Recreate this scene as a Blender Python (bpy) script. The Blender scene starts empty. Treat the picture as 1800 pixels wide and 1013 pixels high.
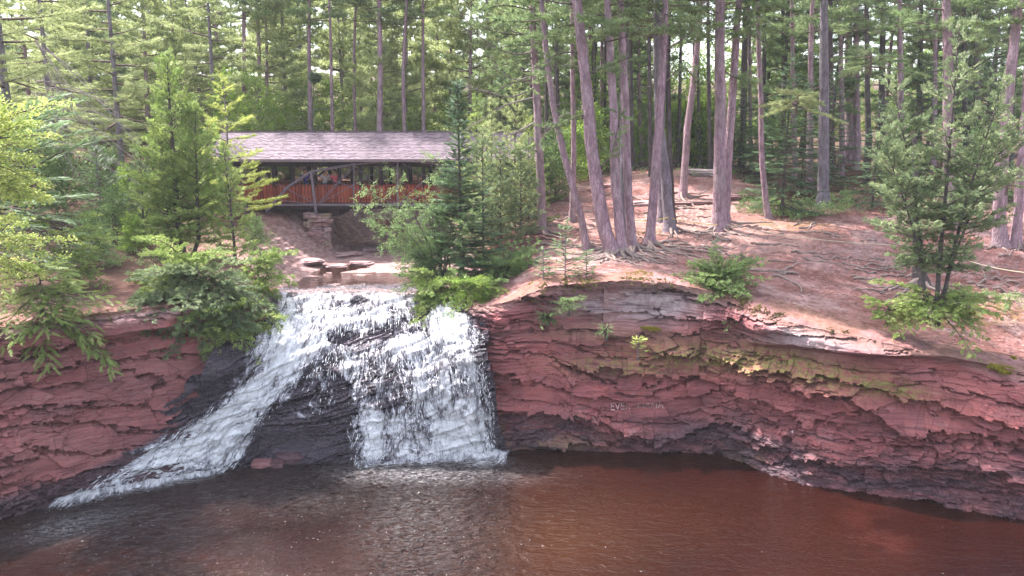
import bpy, math, random
import numpy as np
from math import radians, sin, cos, pi
from mathutils import Vector, Matrix, Quaternion

# ------------------------------------------------------------------ camera, world, sun, exposure
S = bpy.context.scene
COL = S.collection
CAM_Z = 13.7
PITCH = math.radians(11.17)
cam_d = bpy.data.cameras.new('camera')
cam = bpy.data.objects.new('camera', cam_d)
COL.objects.link(cam)
cam.location = (0, 0, CAM_Z)
cam.rotation_euler = (radians(90) - PITCH, 0, 0)
cam_d.sensor_width = 36.0
cam_d.lens = 28.0
cam_d.clip_start = 0.1
cam_d.clip_end = 2000
S.camera = cam

SUN_ELEV, SUN_AZ = radians(58), radians(-56)      # azimuth from +Y towards +X
world = bpy.data.worlds.new('World')
S.world = world
world.use_nodes = True
wn = world.node_tree.nodes; wl = world.node_tree.links
wn.clear()
sky = wn.new('ShaderNodeTexSky'); sky.sky_type = 'NISHITA'; sky.sun_disc = False
sky.sun_elevation = SUN_ELEV; sky.sun_rotation = SUN_AZ
sky.air_density = 1.0; sky.dust_density = 3.0; sky.ozone_density = 1.0
bg = wn.new('ShaderNodeBackground'); bg.inputs['Strength'].default_value = 0.15
wo = wn.new('ShaderNodeOutputWorld')
hsv = wn.new('ShaderNodeHueSaturation'); hsv.inputs['Saturation'].default_value = 0.55
wl.new(sky.outputs[0], hsv.inputs['Color']); wl.new(hsv.outputs[0], bg.inputs['Color'])
wl.new(bg.outputs[0], wo.inputs['Surface'])

sun_d = bpy.data.lights.new('sun', 'SUN'); sun_d.energy = 3.4; sun_d.angle = radians(1.5)
sun_d.color = (1.0, 0.94, 0.92)
sun = bpy.data.objects.new('sun', sun_d); COL.objects.link(sun)
sdir = Vector((sin(SUN_AZ) * cos(SUN_ELEV), cos(SUN_AZ) * cos(SUN_ELEV), sin(SUN_ELEV)))
sun.rotation_euler = sdir.to_track_quat('Z', 'Y').to_euler()
sun.location = (-30, 40, 60)

S.view_settings.view_transform = 'Standard'
S.view_settings.look = 'None'
S.view_settings.exposure = 2.15
S.view_settings.gamma = 1.0
S.view_settings.use_curve_mapping = False
S.render.engine = 'CYCLES'
S.cycles.max_bounces = 6; S.cycles.diffuse_bounces = 3; S.cycles.glossy_bounces = 2
S.cycles.transmission_bounces = 3; S.cycles.transparent_max_bounces = 6
S.cycles.caustics_reflective = False; S.cycles.caustics_refractive = False
S.cycles.use_denoising = True
S.cycles.sample_clamp_indirect = 6.0

rng = np.random.default_rng(7)
R = random.Random(11)

# ------------------------------------------------------------------ picture -> world helpers (photo pixels 1800x1013)
CP, SP = cos(PITCH), sin(PITCH)
def ray(px, py):
    u = (np.asarray(px, float) - 900.0) / 1400.0
    v = (506.5 - np.asarray(py, float)) / 1400.0
    return u, CP + v * SP, -SP + v * CP
def at(px, py, Y):
    x, y, z = ray(px, py)
    t = Y / y
    return np.stack([x * t, y * t, CAM_Z + z * t], -1)
def at_z(px, py, z0):
    x, y, z = ray(px, py)
    t = (z0 - CAM_Z) / z
    return np.stack([x * t, y * t, CAM_Z + z * t], -1)
def to_px(P):
    P = np.asarray(P, float)
    X, Y, Z = P[..., 0], P[..., 1], P[..., 2] - CAM_Z
    f = Y * CP - Z * SP
    v = Y * SP + Z * CP
    return 900 + 1400 * X / f, 506.5 - 1400 * v / f

# ------------------------------------------------------------------ noise
def _h(ix, iy, seed):
    n = (ix.astype(np.int64) * 374761393 + iy.astype(np.int64) * 668265263 + seed * 974634777) & 0xFFFFFFFF
    n = ((n ^ (n >> 13)) * 1274126177) & 0xFFFFFFFF
    n = ((n ^ (n >> 16)) * 2246822519) & 0xFFFFFFFF
    return ((n ^ (n >> 15)) & 0xFFFFFF) / float(0xFFFFFF)
def vnoise(x, y, seed=0):
    x = np.asarray(x, float); y = np.asarray(y, float)
    ix = np.floor(x); iy = np.floor(y)
    fx = x - ix; fy = y - iy
    fx = fx * fx * (3 - 2 * fx); fy = fy * fy * (3 - 2 * fy)
    a = _h(ix, iy, seed); b = _h(ix + 1, iy, seed); c = _h(ix, iy + 1, seed); d = _h(ix + 1, iy + 1, seed)
    return (a * (1 - fx) + b * fx) * (1 - fy) + (c * (1 - fx) + d * fx) * fy
def fbm(x, y, o=4, seed=0):
    s = 0; a = .5; t = 0
    for k in range(o):
        s = s + a * vnoise(x * 2 ** k, y * 2 ** k, seed + k * 17); t += a; a *= .5
    return s / t
def voro(x, y, seed=0):
    """cell random values (3), offset to the cell's point, F2-F1"""
    x = np.asarray(x, float); y = np.asarray(y, float)
    ix = np.floor(x); iy = np.floor(y)
    best = np.full(x.shape, 9.0); sec = np.full(x.shape, 9.0)
    bx = np.zeros_like(x); by = np.zeros_like(x); cx = np.zeros_like(x); cy = np.zeros_like(x)
    for i in (-1, 0, 1):
        for j in (-1, 0, 1):
            px = ix + i + _h(ix + i, iy + j, seed + 3); py = iy + j + _h(ix + i, iy + j, seed + 9)
            d = (px - x) ** 2 + (py - y) ** 2
            m = d < best
            sec = np.where(m, best, np.minimum(sec, d))
            best = np.where(m, d, best)
            bx = np.where(m, px - x, bx); by = np.where(m, py - y, by)
            cx = np.where(m, ix + i, cx); cy = np.where(m, iy + j, cy)
    return (_h(cx, cy, seed + 21), _h(cx, cy, seed + 31), _h(cx, cy, seed + 41)), bx, by, np.sqrt(sec) - np.sqrt(best)
def sstep(a, b, x):
    t = np.clip((x - a) / (b - a), 0, 1)
    return t * t * (3 - 2 * t)
def poly_sd(x, y, poly):
    """signed distance, positive inside"""
    P = np.asarray(poly, float); n = len(P)
    x = np.asarray(x, float); y = np.asarray(y, float)
    d = np.full(x.shape, 1e9); ins = np.zeros(x.shape, bool)
    for i in range(n):
        a = P[i]; b = P[(i + 1) % n]
        ex, ey = b - a
        wx = x - a[0]; wy = y - a[1]
        t = np.clip((wx * ex + wy * ey) / (ex * ex + ey * ey + 1e-12), 0, 1)
        d = np.minimum(d, (wx - ex * t) ** 2 + (wy - ey * t) ** 2)
        c = ((a[1] <= y) & (b[1] > y)) | ((b[1] <= y) & (a[1] > y))
        with np.errstate(divide='ignore', invalid='ignore'):
            xi = a[0] + (y - a[1]) * ex / (ey if abs(ey) > 1e-12 else 1e-12)
        ins ^= c & (x < xi)
    d = np.sqrt(d)
    return np.where(ins, d, -d)
def blob(px, py, cx, cy, rx, ry, rot=0):
    c, s = cos(radians(rot)), sin(radians(rot))
    dx = px - cx; dy = py - cy
    a = (dx * c + dy * s) / rx; b = (-dx * s + dy * c) / ry
    return np.exp(-(a * a + b * b))

# ------------------------------------------------------------------ mesh helpers
def new_mesh(name, verts, faces, attrs=None, smooth=False, mats=(), mat_idx=None):
    """faces: (M,3) or (M,4) array, or a list of such arrays"""
    me = bpy.data.meshes.new(name)
    verts = np.ascontiguousarray(verts, np.float32)
    fl = faces if isinstance(faces, list) else [faces]
    fl = [np.asarray(f) for f in fl if len(f)]
    me.vertices.add(len(verts)); me.vertices.foreach_set('co', verts.ravel())
    nl = sum(f.size for f in fl); nf = sum(len(f) for f in fl)
    me.loops.add(nl); me.polygons.add(nf)
    me.loops.foreach_set('vertex_index', np.concatenate([f.ravel() for f in fl]).astype(np.int32))
    tot = np.concatenate([np.full(len(f), f.shape[1]) for f in fl])
    st = np.concatenate([[0], np.cumsum(tot)[:-1]]).astype(np.int32)
    me.polygons.foreach_set('loop_start', st)
    me.polygons.foreach_set('use_smooth', np.full(nf, bool(smooth)))
    for m in mats: me.materials.append(m)
    if mat_idx is not None: me.polygons.foreach_set('material_index', np.asarray(mat_idx, np.int32))
    me.update(calc_edges=True)
    if attrs:
        for k, v in attrs.items():
            a = me.attributes.new(k, 'FLOAT', 'POINT')
            a.data.foreach_set('value', np.ascontiguousarray(v, np.float32).ravel())
    return me
def link(name, me, parent=None, loc=None):
    o = bpy.data.objects.new(name, me); COL.objects.link(o)
    if parent is not None: o.parent = parent
    if loc is not None: o.location = loc
    return o
def tag(o, label=None, cat=None, group=None, kind=None):
    if label: o['label'] = label
    if cat: o['category'] = cat
    if group: o['group'] = group
    if kind: o['kind'] = kind
    return o
def thing(name, label, cat, loc=(0, 0, 0), group=None):
    o = bpy.data.objects.new(name, None); COL.objects.link(o)
    o.location = loc; o.empty_display_size = .2
    return tag(o, label, cat, group)
def grid_faces(nu, nv):
    i = np.arange(nu - 1)[:, None] * nv + np.arange(nv - 1)[None, :]
    return np.stack([i, i + nv, i + nv + 1, i + 1], -1).reshape(-1, 4)
class MB:
    """collects geometry, builds one mesh object"""
    def __init__(self): self.v = []; self.f3 = []; self.f4 = []; self.n = 0; self.t = []
    def add(self, v, f, tint=None):
        v = np.asarray(v, float).reshape(-1, 3); f = np.asarray(f, int)
        (self.f3 if f.shape[1] == 3 else self.f4).append(f + self.n)
        self.v.append(v); self.n += len(v)
        self.t.append(np.full(len(v), .5) if tint is None else np.broadcast_to(tint, (len(v),)).astype(float))
        return self
    def box(self, c, s, rot=None, tint=None, taper=None):
        sx, sy, sz = np.asarray(s, float) / 2
        v = np.array([[-sx, -sy, -sz], [sx, -sy, -sz], [sx, sy, -sz], [-sx, sy, -sz], [-sx, -sy, sz], [sx, -sy, sz], [sx, sy, sz], [-sx, sy, sz]])
        if taper is not None: v[4:, :2] *= taper
        if rot is not None: v = v @ np.array(rot).T
        return self.add(v + np.asarray(c, float), [[0, 3, 2, 1], [4, 5, 6, 7], [0, 1, 5, 4], [1, 2, 6, 5], [2, 3, 7, 6], [3, 0, 4, 7]], tint)
    def beam(self, a, b, w, h, tint=None):
        """box along a-b"""
        a = Vector(a); b = Vector(b); d = b - a
        q = d.to_track_quat('X', 'Z').to_matrix()
        return self.box((a + b) / 2, (d.length, w, h), rot=q, tint=tint)
    def tube(self, pts, rad, sides=6, rough=0, seed=0, tint=None, cap=True):
        v, f = tube_arr(pts, rad, sides, rough, seed, cap)
        for ff in f: 
            if len(ff): (self.f3 if ff.shape[1] == 3 else self.f4).append(ff + self.n)
        self.v.append(v); self.n += len(v); self.t.append(np.full(len(v), .5 if tint is None else tint))
        return self
    def mesh(self, name, mat, smooth=False):
        fl = []
        if self.f4: fl.append(np.concatenate(self.f4))
        if self.f3: fl.append(np.concatenate(self.f3))
        return new_mesh(name, np.concatenate(self.v), fl, {'tint': np.concatenate(self.t)}, smooth, [mat])
    def build(self, name, mat, parent=None, smooth=False, loc=None):
        return link(name, self.mesh(name, mat, smooth), parent, loc)
def tube_arr(pts, rad, sides=6, rough=0, seed=0, cap=True):
    pts = np.asarray(pts, float); n = len(pts)
    rad = np.broadcast_to(np.asarray(rad, float), (n,))
    tan = np.gradient(pts, axis=0); tan /= np.linalg.norm(tan, axis=1, keepdims=True) + 1e-9
    ref = np.array([0, 0, 1.0]) if abs(tan[0, 2]) < .8 else np.array([1.0, 0, 0])
    a = np.cross(tan, ref); a /= np.linalg.norm(a, axis=1, keepdims=True) + 1e-9
    b = np.cross(tan, a)
    th = np.arange(sides) * 2 * pi / sides
    r = rad[:, None] * np.ones((1, sides))
    if rough:
        ii, jj = np.meshgrid(np.arange(n), np.arange(sides), indexing='ij')
        r = r * (1 + rough * (_h(ii, jj, seed) - .5) * 2)
    v = pts[:, None, :] + r[..., None] * (np.cos(th)[None, :, None] * a[:, None, :] + np.sin(th)[None, :, None] * b[:, None, :])
    i = np.arange(n - 1)[:, None] * sides + np.arange(sides)[None, :]
    j = np.arange(n - 1)[:, None] * sides + ((np.arange(sides) + 1) % sides)[None, :]
    f = [np.stack([i, j, j + sides, i + sides], -1).reshape(-1, 4)]
    v = v.reshape(-1, 3)
    if cap:
        e = (n - 1) * sides; k = np.arange(1, sides - 1)
        f.append(np.concatenate([np.stack([e + 0 * k, e + k, e + k + 1], -1), np.stack([0 * k, k + 1, k], -1)]))
    return v, f
def smooth_path(P, n):
    P = np.asarray(P, float)
    if len(P) < 3:
        t = np.linspace(0, 1, n)[:, None]; return P[0] * (1 - t) + P[-1] * t
    Q = np.vstack([2 * P[0] - P[1], P, 2 * P[-1] - P[-2]])
    u = np.linspace(0, len(P) - 1 - 1e-6, n); k = u.astype(int); t = (u - k)[:, None]
    a, b, c, d = Q[k], Q[k + 1], Q[k + 2], Q[k + 3]
    return .5 * (2 * b + (c - a) * t + (2 * a - 5 * b + 4 * c - d) * t ** 2 + (3 * b - a - 3 * c + d) * t ** 3)

# ------------------------------------------------------------------ materials
class NT:
    def __init__(self, name):
        self.m = bpy.data.materials.new(name); self.m.use_nodes = True
        self.n = self.m.node_tree.nodes; self.l = self.m.node_tree.links; self.n.clear()
        self.out = self.n.new('ShaderNodeOutputMaterial')
    def node(self, t, **kw):
        x = self.n.new(t)
        for k, v in kw.items(): setattr(x, k, v)
        return x
    def set(self, sock, v):
        if hasattr(v, 'is_linked') or isinstance(v, bpy.types.NodeSocket): self.l.new(v, sock)
        elif v is not None:
            if sock.type == 'RGBA' and len(v) == 3: v = (*v, 1)
            sock.default_value = v
    def attr(self, name): return self.node('ShaderNodeAttribute', attribute_name=name).outputs['Fac']
    def math(self, op, a, b=0, clamp=False):
        x = self.node('ShaderNodeMath', operation=op, use_clamp=clamp); self.set(x.inputs[0], a); self.set(x.inputs[1], b); return x.outputs[0]
    def mix(self, f, a, b, blend='MIX'):
        x = self.node('ShaderNodeMix', data_type='RGBA', blend_type=blend); self.set(x.inputs[0], f); self.set(x.inputs[6], a); self.set(x.inputs[7], b); return x.outputs[2]
    def ramp(self, f, stops, interp='LINEAR'):
        x = self.node('ShaderNodeValToRGB'); x.color_ramp.interpolation = interp; self.set(x.inputs[0], f)
        e = x.color_ramp.elements
        while len(e) < len(stops): e.new(.5)
        for k, (p, c) in enumerate(stops):
            e[k].position = p; e[k].color = (*c, 1) if len(c) == 3 else c
        return x.outputs[0]
    def fac(self, f, a, b):
        """map range clamp -> 0..1"""
        x = self.node('ShaderNodeMapRange'); self.set(x.inputs[0], f); x.inputs[1].default_value = a; x.inputs[2].default_value = b; return x.outputs[0]
    def geo(self): return self.node('ShaderNodeNewGeometry').outputs['Position']
    def tex(self): return self.node('ShaderNodeTexCoord').outputs['Object']
    def mapv(self, vec, scale):
        x = self.node('ShaderNodeMapping'); self.set(x.inputs['Vector'], vec); x.inputs['Scale'].default_value = scale; return x.outputs[0]
    def noise(self, vec, scale, detail=4, rough=.55, dist=0):
        x = self.node('ShaderNodeTexNoise'); self.set(x.inputs['Vector'], vec)
        x.inputs['Scale'].default_value = scale; x.inputs['Detail'].default_value = detail
        x.inputs['Roughness'].default_value = rough; x.inputs['Distortion'].default_value = dist; return x.outputs['Fac']
    def vor(self, vec, scale, feature='F1', out='Distance'):
        x = self.node('ShaderNodeTexVoronoi', feature=feature); self.set(x.inputs['Vector'], vec); x.inputs['Scale'].default_value = scale; return x.outputs[out]
    def bump(self, h, strength=.5, dist=.02, normal=None):
        x = self.node('ShaderNodeBump'); self.set(x.inputs['Height'], h); x.inputs['Strength'].default_value = strength; x.inputs['Distance'].default_value = dist
        if normal is not None: self.set(x.inputs['Normal'], normal)
        return x.outputs[0]
    def bsdf(self, color, rough=.8, normal=None, spec=.3, metal=0, **kw):
        x = self.node('ShaderNodeBsdfPrincipled'); self.set(x.inputs['Base Color'], color); self.set(x.inputs['Roughness'], rough)
        self.set(x.inputs['Specular IOR Level'], spec); self.set(x.inputs['Metallic'], metal)
        if normal is not None: self.set(x.inputs['Normal'], normal)
        for k, v in kw.items(): self.set(x.inputs[k], v)
        return x.outputs[0]
    def done(self, sh): self.l.new(sh, self.out.inputs['Surface']); return self.m

def mat_leaf(name, c1, c2, c3=None, trans=.35, dry=0):
    t = NT(name); g = t.geo(); ti = t.attr('tint')
    nz = t.noise(g, .9, 2)
    f = t.math('ADD', t.math('MULTIPLY', ti, .7), t.math('MULTIPLY', t.fac(nz, .3, .7), .4))
    col = t.ramp(f, [(0, c1), (.55, c2), (1, c3 or c2)])
    if dry:
        col = t.mix(t.fac(t.vor(g, 3.0, out='Color'), 1 - dry, 1), col, (.42, .2, .06))
    d = t.node('ShaderNodeBsdfPrincipled'); t.set(d.inputs['Base Color'], col); d.inputs['Roughness'].default_value = .55
    d.inputs['Specular IOR Level'].default_value = .25
    tr = t.node('ShaderNodeBsdfTranslucent'); t.set(tr.inputs['Color'], t.mix(.5, col, (1, 1, .45), 'MULTIPLY'))
    t.l.new(t.mix(.35, col, (.9, 1, .3), 'SCREEN') if False else col, tr.inputs['Color'])
    mx = t.node('ShaderNodeMixShader'); mx.inputs[0].default_value = trans
    t.l.new(d.outputs[0], mx.inputs[1]); t.l.new(tr.outputs[0], mx.inputs[2])
    return t.done(mx.outputs[0])

def mat_bark(name, c1, c2, c3, scale=1.0):
    t = NT(name); g = t.tex()
    gv = t.mapv(g, (1, 1, .22))
    v = t.vor(gv, 9 * scale, 'DISTANCE_TO_EDGE'); n = t.noise(gv, 6 * scale, 5, .65); n2 = t.noise(t.geo(), .5, 2)
    c = t.ramp(n, [(.25, c1), (.5, c2), (.8, c3)])
    c = t.mix(t.math('MULTIPLY', t.math('SUBTRACT', 1, t.fac(v, 0, .12)), .55), c, c1)
    c = t.mix(t.math('MULTIPLY', t.fac(n2, .45, .7), .35), c, (.2, .2, .17))
    n3 = t.noise(t.mapv(g, (1, 1, .5)), 3.2 * scale, 5, .7)
    c = t.mix(t.math('MULTIPLY', t.fac(n3, .5, .66), .6), c, tuple(q * .8 for q in c1)); c = t.mix(t.math('MULTIPLY', t.fac(n3, .42, .3), .5), c, tuple(min(1, q * 1.25) for q in c3))
    h = t.math('ADD', t.fac(v, 0, .2), n)
    return t.done(t.bsdf(c, .9, t.bump(h, .7, .03), .15))

def mat_simple(name, c1, c2, scale=6, rough=.8, bump=.3, spec=.3, metal=0, stretch=(1, 1, 1)):
    t = NT(name); g = t.mapv(t.tex(), stretch)
    n = t.noise(g, scale, 5, .6)
    c = t.ramp(n, [(.3, c1), (.7, c2)])
    c = t.mix(t.math('MULTIPLY', t.fac(t.attr('tint'), 0, 1), .6), c, tuple(q * .55 for q in c1))
    return t.done(t.bsdf(c, rough, t.bump(n, bump, .02), spec, metal))

M = {}
# red sandstone with wet foot, lichen, pale weathered beds
def mat_cliff():
    t = NT('red_sandstone'); g = t.geo()
    gs = t.mapv(g, (1, 1, 3.2))
    n1 = t.noise(gs, .55, 5, .6); n2 = t.noise(gs, 3.2, 6, .65); n3 = t.noise(g, 22, 4, .6)
    base = t.ramp(n1, [(.3, (.125, .047, .054)), (.45, (.23, .08, .08)), (.58, (.3, .11, .105)), (.75, (.36, .2, .195))])
    base = t.mix(t.fac(n2, .35, .72), base, t.mix(1.0, base, (1.25, .82, .9), 'MULTIPLY'))
    base = t.mix(t.math('MULTIPLY', t.fac(n3, .5, .75), .3), base, (.4, .27, .25))
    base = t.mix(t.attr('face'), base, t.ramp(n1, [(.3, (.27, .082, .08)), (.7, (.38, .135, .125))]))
    blk = t.attr('shade')
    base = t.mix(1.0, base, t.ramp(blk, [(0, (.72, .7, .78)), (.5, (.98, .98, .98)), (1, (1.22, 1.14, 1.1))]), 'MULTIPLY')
    base = t.mix(t.attr('pale'), base, t.ramp(t.noise(g, 2.5, 6, .7), [(.3, (.24, .16, .165)), (.5, (.4, .3, .3)), (.75, (.58, .5, .49))]))
    bed = t.noise(t.mapv(g, (.55, .55, 13)), 1.0, 5, .6, .25); vert = t.noise(t.mapv(g, (2.2, 2.2, .5)), 1.2, 4, .6)
    base = t.mix(t.math('MULTIPLY', t.fac(bed, .5, .36), t.math('SUBTRACT', .75, t.math('MULTIPLY', t.attr('face'), .6))), base, (.05, .022, .03))
    base = t.mix(t.math('MULTIPLY', t.fac(bed, .56, .68), .4), base, (.34, .19, .19))
    base = t.mix(t.math('MULTIPLY', t.fac(vert, .56, .72), .4), base, (.13, .06, .075))
    lich = t.math('MULTIPLY', t.attr('lichen'), t.fac(t.noise(t.mapv(g, (1, 1, 2)), 3.5, 5, .7), .38, .6))
    base = t.mix(lich, base, (.26, .235, .07))
    wet = t.attr('wet')
    base = t.mix(wet, base, t.ramp(n2, [(.3, (.028, .018, .024)), (.5, (.07, .04, .05)), (.7, (.16, .11, .125)), (.85, (.26, .2, .21))]))
    base = t.mix(t.attr('dirt'), base, t.ramp(t.noise(g, 3, 6, .7), [(.3, (.12, .055, .04)), (.6, (.26, .13, .1)), (.8, (.33, .2, .16))]))
    rough = t.math('SUBTRACT', .88, t.math('MULTIPLY', wet, .4))
    b1 = t.bump(t.math('ADD', t.noise(gs, 9, 6, .7), t.math('MULTIPLY', bed, 1.2)), .8, .07); b2 = t.bump(t.noise(g, 60, 3, .6), .3, .01, b1)
    return t.done(t.bsdf(base, rough, b2, .35))
M['cliff'] = mat_cliff()
def mat_wetrock():
    t = NT('wet_black_rock'); g = t.geo(); gs = t.mapv(g, (1, 1, 2.5))
    n = t.noise(gs, 1.4, 6, .65)
    c = t.ramp(n, [(.3, (.012, .009, .013)), (.5, (.032, .023, .034)), (.62, (.07, .05, .066)), (.75, (.15, .11, .135))])
    c = t.mix(t.math('MULTIPLY', t.attr('shade'), .35), c, (.13, .1, .13))
    c = t.mix(t.attr('dry'), c, t.ramp(t.noise(gs, 3, 5, .6), [(.3, (.22, .13, .12)), (.7, (.42, .29, .27))]))
    rough = t.ramp(t.noise(g, 5, 3), [(.35, (.16,) * 3), (.7, (.42,) * 3)])
    b = t.bump(t.math('ADD', t.noise(gs, 12, 6, .7), t.math('MULTIPLY', t.noise(t.mapv(g, (.8, .8, 11)), 1.0, 5, .6, .3), 1.5)), .9, .07)
    return t.done(t.bsdf(c, rough, b, .6))
M['wetrock'] = mat_wetrock()
def mat_ground():
    t = NT('forest_soil'); g = t.geo()
    n1 = t.noise(g, .35, 5, .6); n2 = t.noise(g, 2.6, 6, .7); n3 = t.noise(g, 26, 4, .7)
    c = t.ramp(n1, [(.3, (.11, .045, .038)), (.43, (.2, .088, .078)), (.56, (.3, .155, .145)), (.72, (.46, .3, .28))])
    c = t.mix(t.fac(n2, .42, .68), c, t.mix(1.0, c, (.66, .58, .56), 'MULTIPLY'))
    c = t.mix(t.math('MULTIPLY', t.fac(n3, .52, .7), .55), c, (.1, .045, .03))
    c = t.mix(t.math('MULTIPLY', t.fac(t.noise(g, 14, 3), .6, .72), .6), c, (.46, .34, .3))
    c = t.mix(t.math('MULTIPLY', t.fac(t.noise(g, .8, 7, .72), .5, .6), .75), c, t.ramp(n3, [(.35, (.075, .032, .026)), (.65, (.2, .09, .075))]))
    c = t.mix(t.math('MULTIPLY', t.fac(t.noise(t.mapv(g, (1.2, 3, 1)), 2.2, 6, .7), .57, .64), .7), c, (.45, .3, .27))
    c = t.mix(t.math('MULTIPLY', t.attr('dust_and_sun'), .75), c, t.ramp(n2, [(.3, (.3, .165, .14)), (.7, (.5, .33, .29))]))  # pale dust, and the sun patch painted into the soil
    c = t.mix(t.attr('rock'), c, t.ramp(t.noise(t.mapv(g, (1, 1, 3)), 2.2, 6, .7), [(.3, (.17, .095, .09)), (.5, (.3, .19, .18)), (.75, (.45, .33, .32))]))
    c = t.mix(t.math('MULTIPLY', t.attr('moss'), t.fac(t.noise(g, 2.0, 5, .7), .4, .6)), c, t.ramp(n3, [(.3, (.1, .085, .02)), (.7, (.26, .2, .04))]))
    c = t.mix(t.attr('litter'), c, t.ramp(n2, [(.3, (.04, .028, .02)), (.7, (.13, .08, .055))]))
    b = t.bump(t.math('ADD', n2, t.math('MULTIPLY', n3, .35)), .7, .08)
    return t.done(t.bsdf(c, .95, b, .1))
M['ground'] = mat_ground()
def mat_pool():
    t = NT('tannin_water'); g = t.geo()
    amp = t.attr('ripple')
    n1 = t.noise(t.mapv(g, (1, 1.7, 1)), 1.6, 3, .5, .6); n2 = t.noise(t.mapv(g, (1, 2.2, 1)), 5.5, 3, .55, .5); n3 = t.noise(g, 16, 2, .5)
    c = t.ramp(t.noise(g, .16, 3, .5), [(.3, (.011, .0023, .0016)), (.6, (.02, .0046, .0024)), (.8, (.028, .0082, .0034))])
    c = t.mix(t.attr('shoal'), c, (.034, .0085, .006))
    c = t.mix(t.attr('tea'), c, (.032, .011, .0045))
    foam = t.math('MULTIPLY', t.attr('foam'), 1.0, True)  # real foam, plus painted sheen on the water below the falls
    fn = t.fac(t.noise(t.mapv(g, (1, 2.8, 1)), 3.6, 6, .75, .7), .42, .62)
    ff = t.math('ADD', t.math('MULTIPLY', foam, fn), t.math('MULTIPLY', t.math('SUBTRACT', foam, .72), 3.5, True), True)
    c = t.mix(ff, c, (.86, .86, .88))
    h = t.math('MULTIPLY', t.math('ADD', t.math('ADD', t.math('MULTIPLY', n1, 1.0), t.math('MULTIPLY', n2, .45)), t.math('MULTIPLY', n3, .12)), amp)
    b = t.bump(h, 1.0, 1.1)
    r = t.math('ADD', .035, t.math('MULTIPLY', ff, .7))
    return t.done(t.bsdf(c, r, b, .5, IOR=1.33))
M['pool'] = mat_pool()
def mat_white():
    t = NT('white_water'); g = t.geo()
    fs = t.attr('fs'); ft = t.attr('ft'); cov = t.attr('cover')
    cv = t.node('ShaderNodeCombineXYZ'); t.set(cv.inputs[0], fs); t.set(cv.inputs[1], ft); v = cv.outputs[0]
    w = t.noise(t.mapv(v, (.9, .5, 1)), 1.0, 3, .5)
    cv2 = t.node('ShaderNodeCombineXYZ'); t.set(cv2.inputs[0], t.math('ADD', fs, t.math('MULTIPLY', w, 1.3))); t.set(cv2.inputs[1], ft); v2 = cv2.outputs[0]
    n1 = t.noise(t.mapv(v2, (2.0, .55, 1)), 1.0, 4, .6); n2 = t.noise(t.mapv(v2, (6.5, 1.5, 1)), 1.0, 4, .65, .5); n3 = t.noise(t.mapv(v2, (24, 6.5, 1)), 1.0, 3, .7, .8)
    vo = t.node('ShaderNodeTexVoronoi', feature='DISTANCE_TO_EDGE'); t.set(vo.inputs['Vector'], t.mapv(v2, (6, 3.4, 1))); lace = t.fac(vo.outputs['Distance'], .32, 0)
    n = t.math('ADD', t.math('ADD', t.math('MULTIPLY', n1, .95), t.math('MULTIPLY', n2, .85)), t.math('MULTIPLY', n3, .6))   # mean ~.97
    a = t.math('ADD', t.math('MULTIPLY', cov, 1.25), t.math('MULTIPLY', t.math('SUBTRACT', n, 1.58), 2.6))
    a = t.math('ADD', a, t.math('MULTIPLY', lace, t.math('MULTIPLY', cov, .35)))
    al = t.fac(a, .0, .75)
    c = t.mix(t.fac(a, .1, 1.0), (.5, .48, .56), (.98, .98, .99))
    b = t.bump(t.math('ADD', n2, n3), 1.0, .1)
    p = t.node('ShaderNodeBsdfPrincipled'); t.set(p.inputs['Base Color'], c); p.inputs['Roughness'].default_value = .3; t.set(p.inputs['Normal'], b)
    p.inputs['Specular IOR Level'].default_value = .5
    tr = t.node('ShaderNodeBsdfTranslucent'); t.set(tr.inputs['Color'], c)
    mx = t.node('ShaderNodeMixShader'); mx.inputs[0].default_value = .15
    t.l.new(p.outputs[0], mx.inputs[1]); t.l.new(tr.outputs[0], mx.inputs[2])
    tp = t.node('ShaderNodeBsdfTransparent'); m2 = t.node('ShaderNodeMixShader'); t.set(m2.inputs[0], al)
    t.l.new(tp.outputs[0], m2.inputs[1]); t.l.new(mx.outputs[0], m2.inputs[2])
    return t.done(m2.outputs[0])
M['white'] = mat_white()
M['drop'] = mat_simple('water_drops', (.88, .88, .9), (.95, .95, .96), 9, .3, 0, .5)
M['film'] = mat_simple('thin_water', (.08, .05, .05), (.12, .08, .08), 9, .08, .3, .5)

M['bark_red'] = mat_bark('red_pine_bark', (.15, .095, .115), (.34, .22, .255), (.5, .37, .41))
M['bark_grey'] = mat_bark('grey_bark', (.11, .09, .11), (.21, .175, .205), (.33, .28, .32))
M['bark_dark'] = mat_bark('dark_bark', (.045, .035, .035), (.09, .07, .07), (.15, .12, .12), 1.6)
M['twig'] = mat_simple('dead_twigs', (.2, .16, .16), (.34, .29, .29), 12, .9, .3, .1)
M['limb'] = mat_simple('limb_bark', (.1, .07, .065), (.19, .14, .13), 8, .9, .4, .1)
M['root'] = mat_simple('root_bark', (.2, .145, .125), (.4, .31, .28), 9, .9, .5, .1)
M['pine'] = mat_leaf('red_pine_needles', (.08, .13, .055), (.215, .3, .125), (.38, .47, .22), .5)
M['pine_l'] = mat_leaf('pale_pine_needles', (.17, .21, .09), (.4, .46, .2), (.6, .65, .34), .5)
M['pine_y'] = mat_leaf('yellow_green_needles', (.2, .25, .06), (.42, .48, .12), (.6, .64, .2), .5)
M['fir'] = mat_leaf('fir_needles', (.03, .065, .035), (.09, .155, .075), (.19, .28, .13), .35)
M['fir_l'] = mat_leaf('pale_fir_needles', (.07, .12, .06), (.17, .26, .12), (.3, .4, .2), .4)
M['cedar'] = mat_leaf('cedar_sprays', (.055, .09, .045), (.19, .25, .12), (.38, .44, .22), .45, .03)
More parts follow.
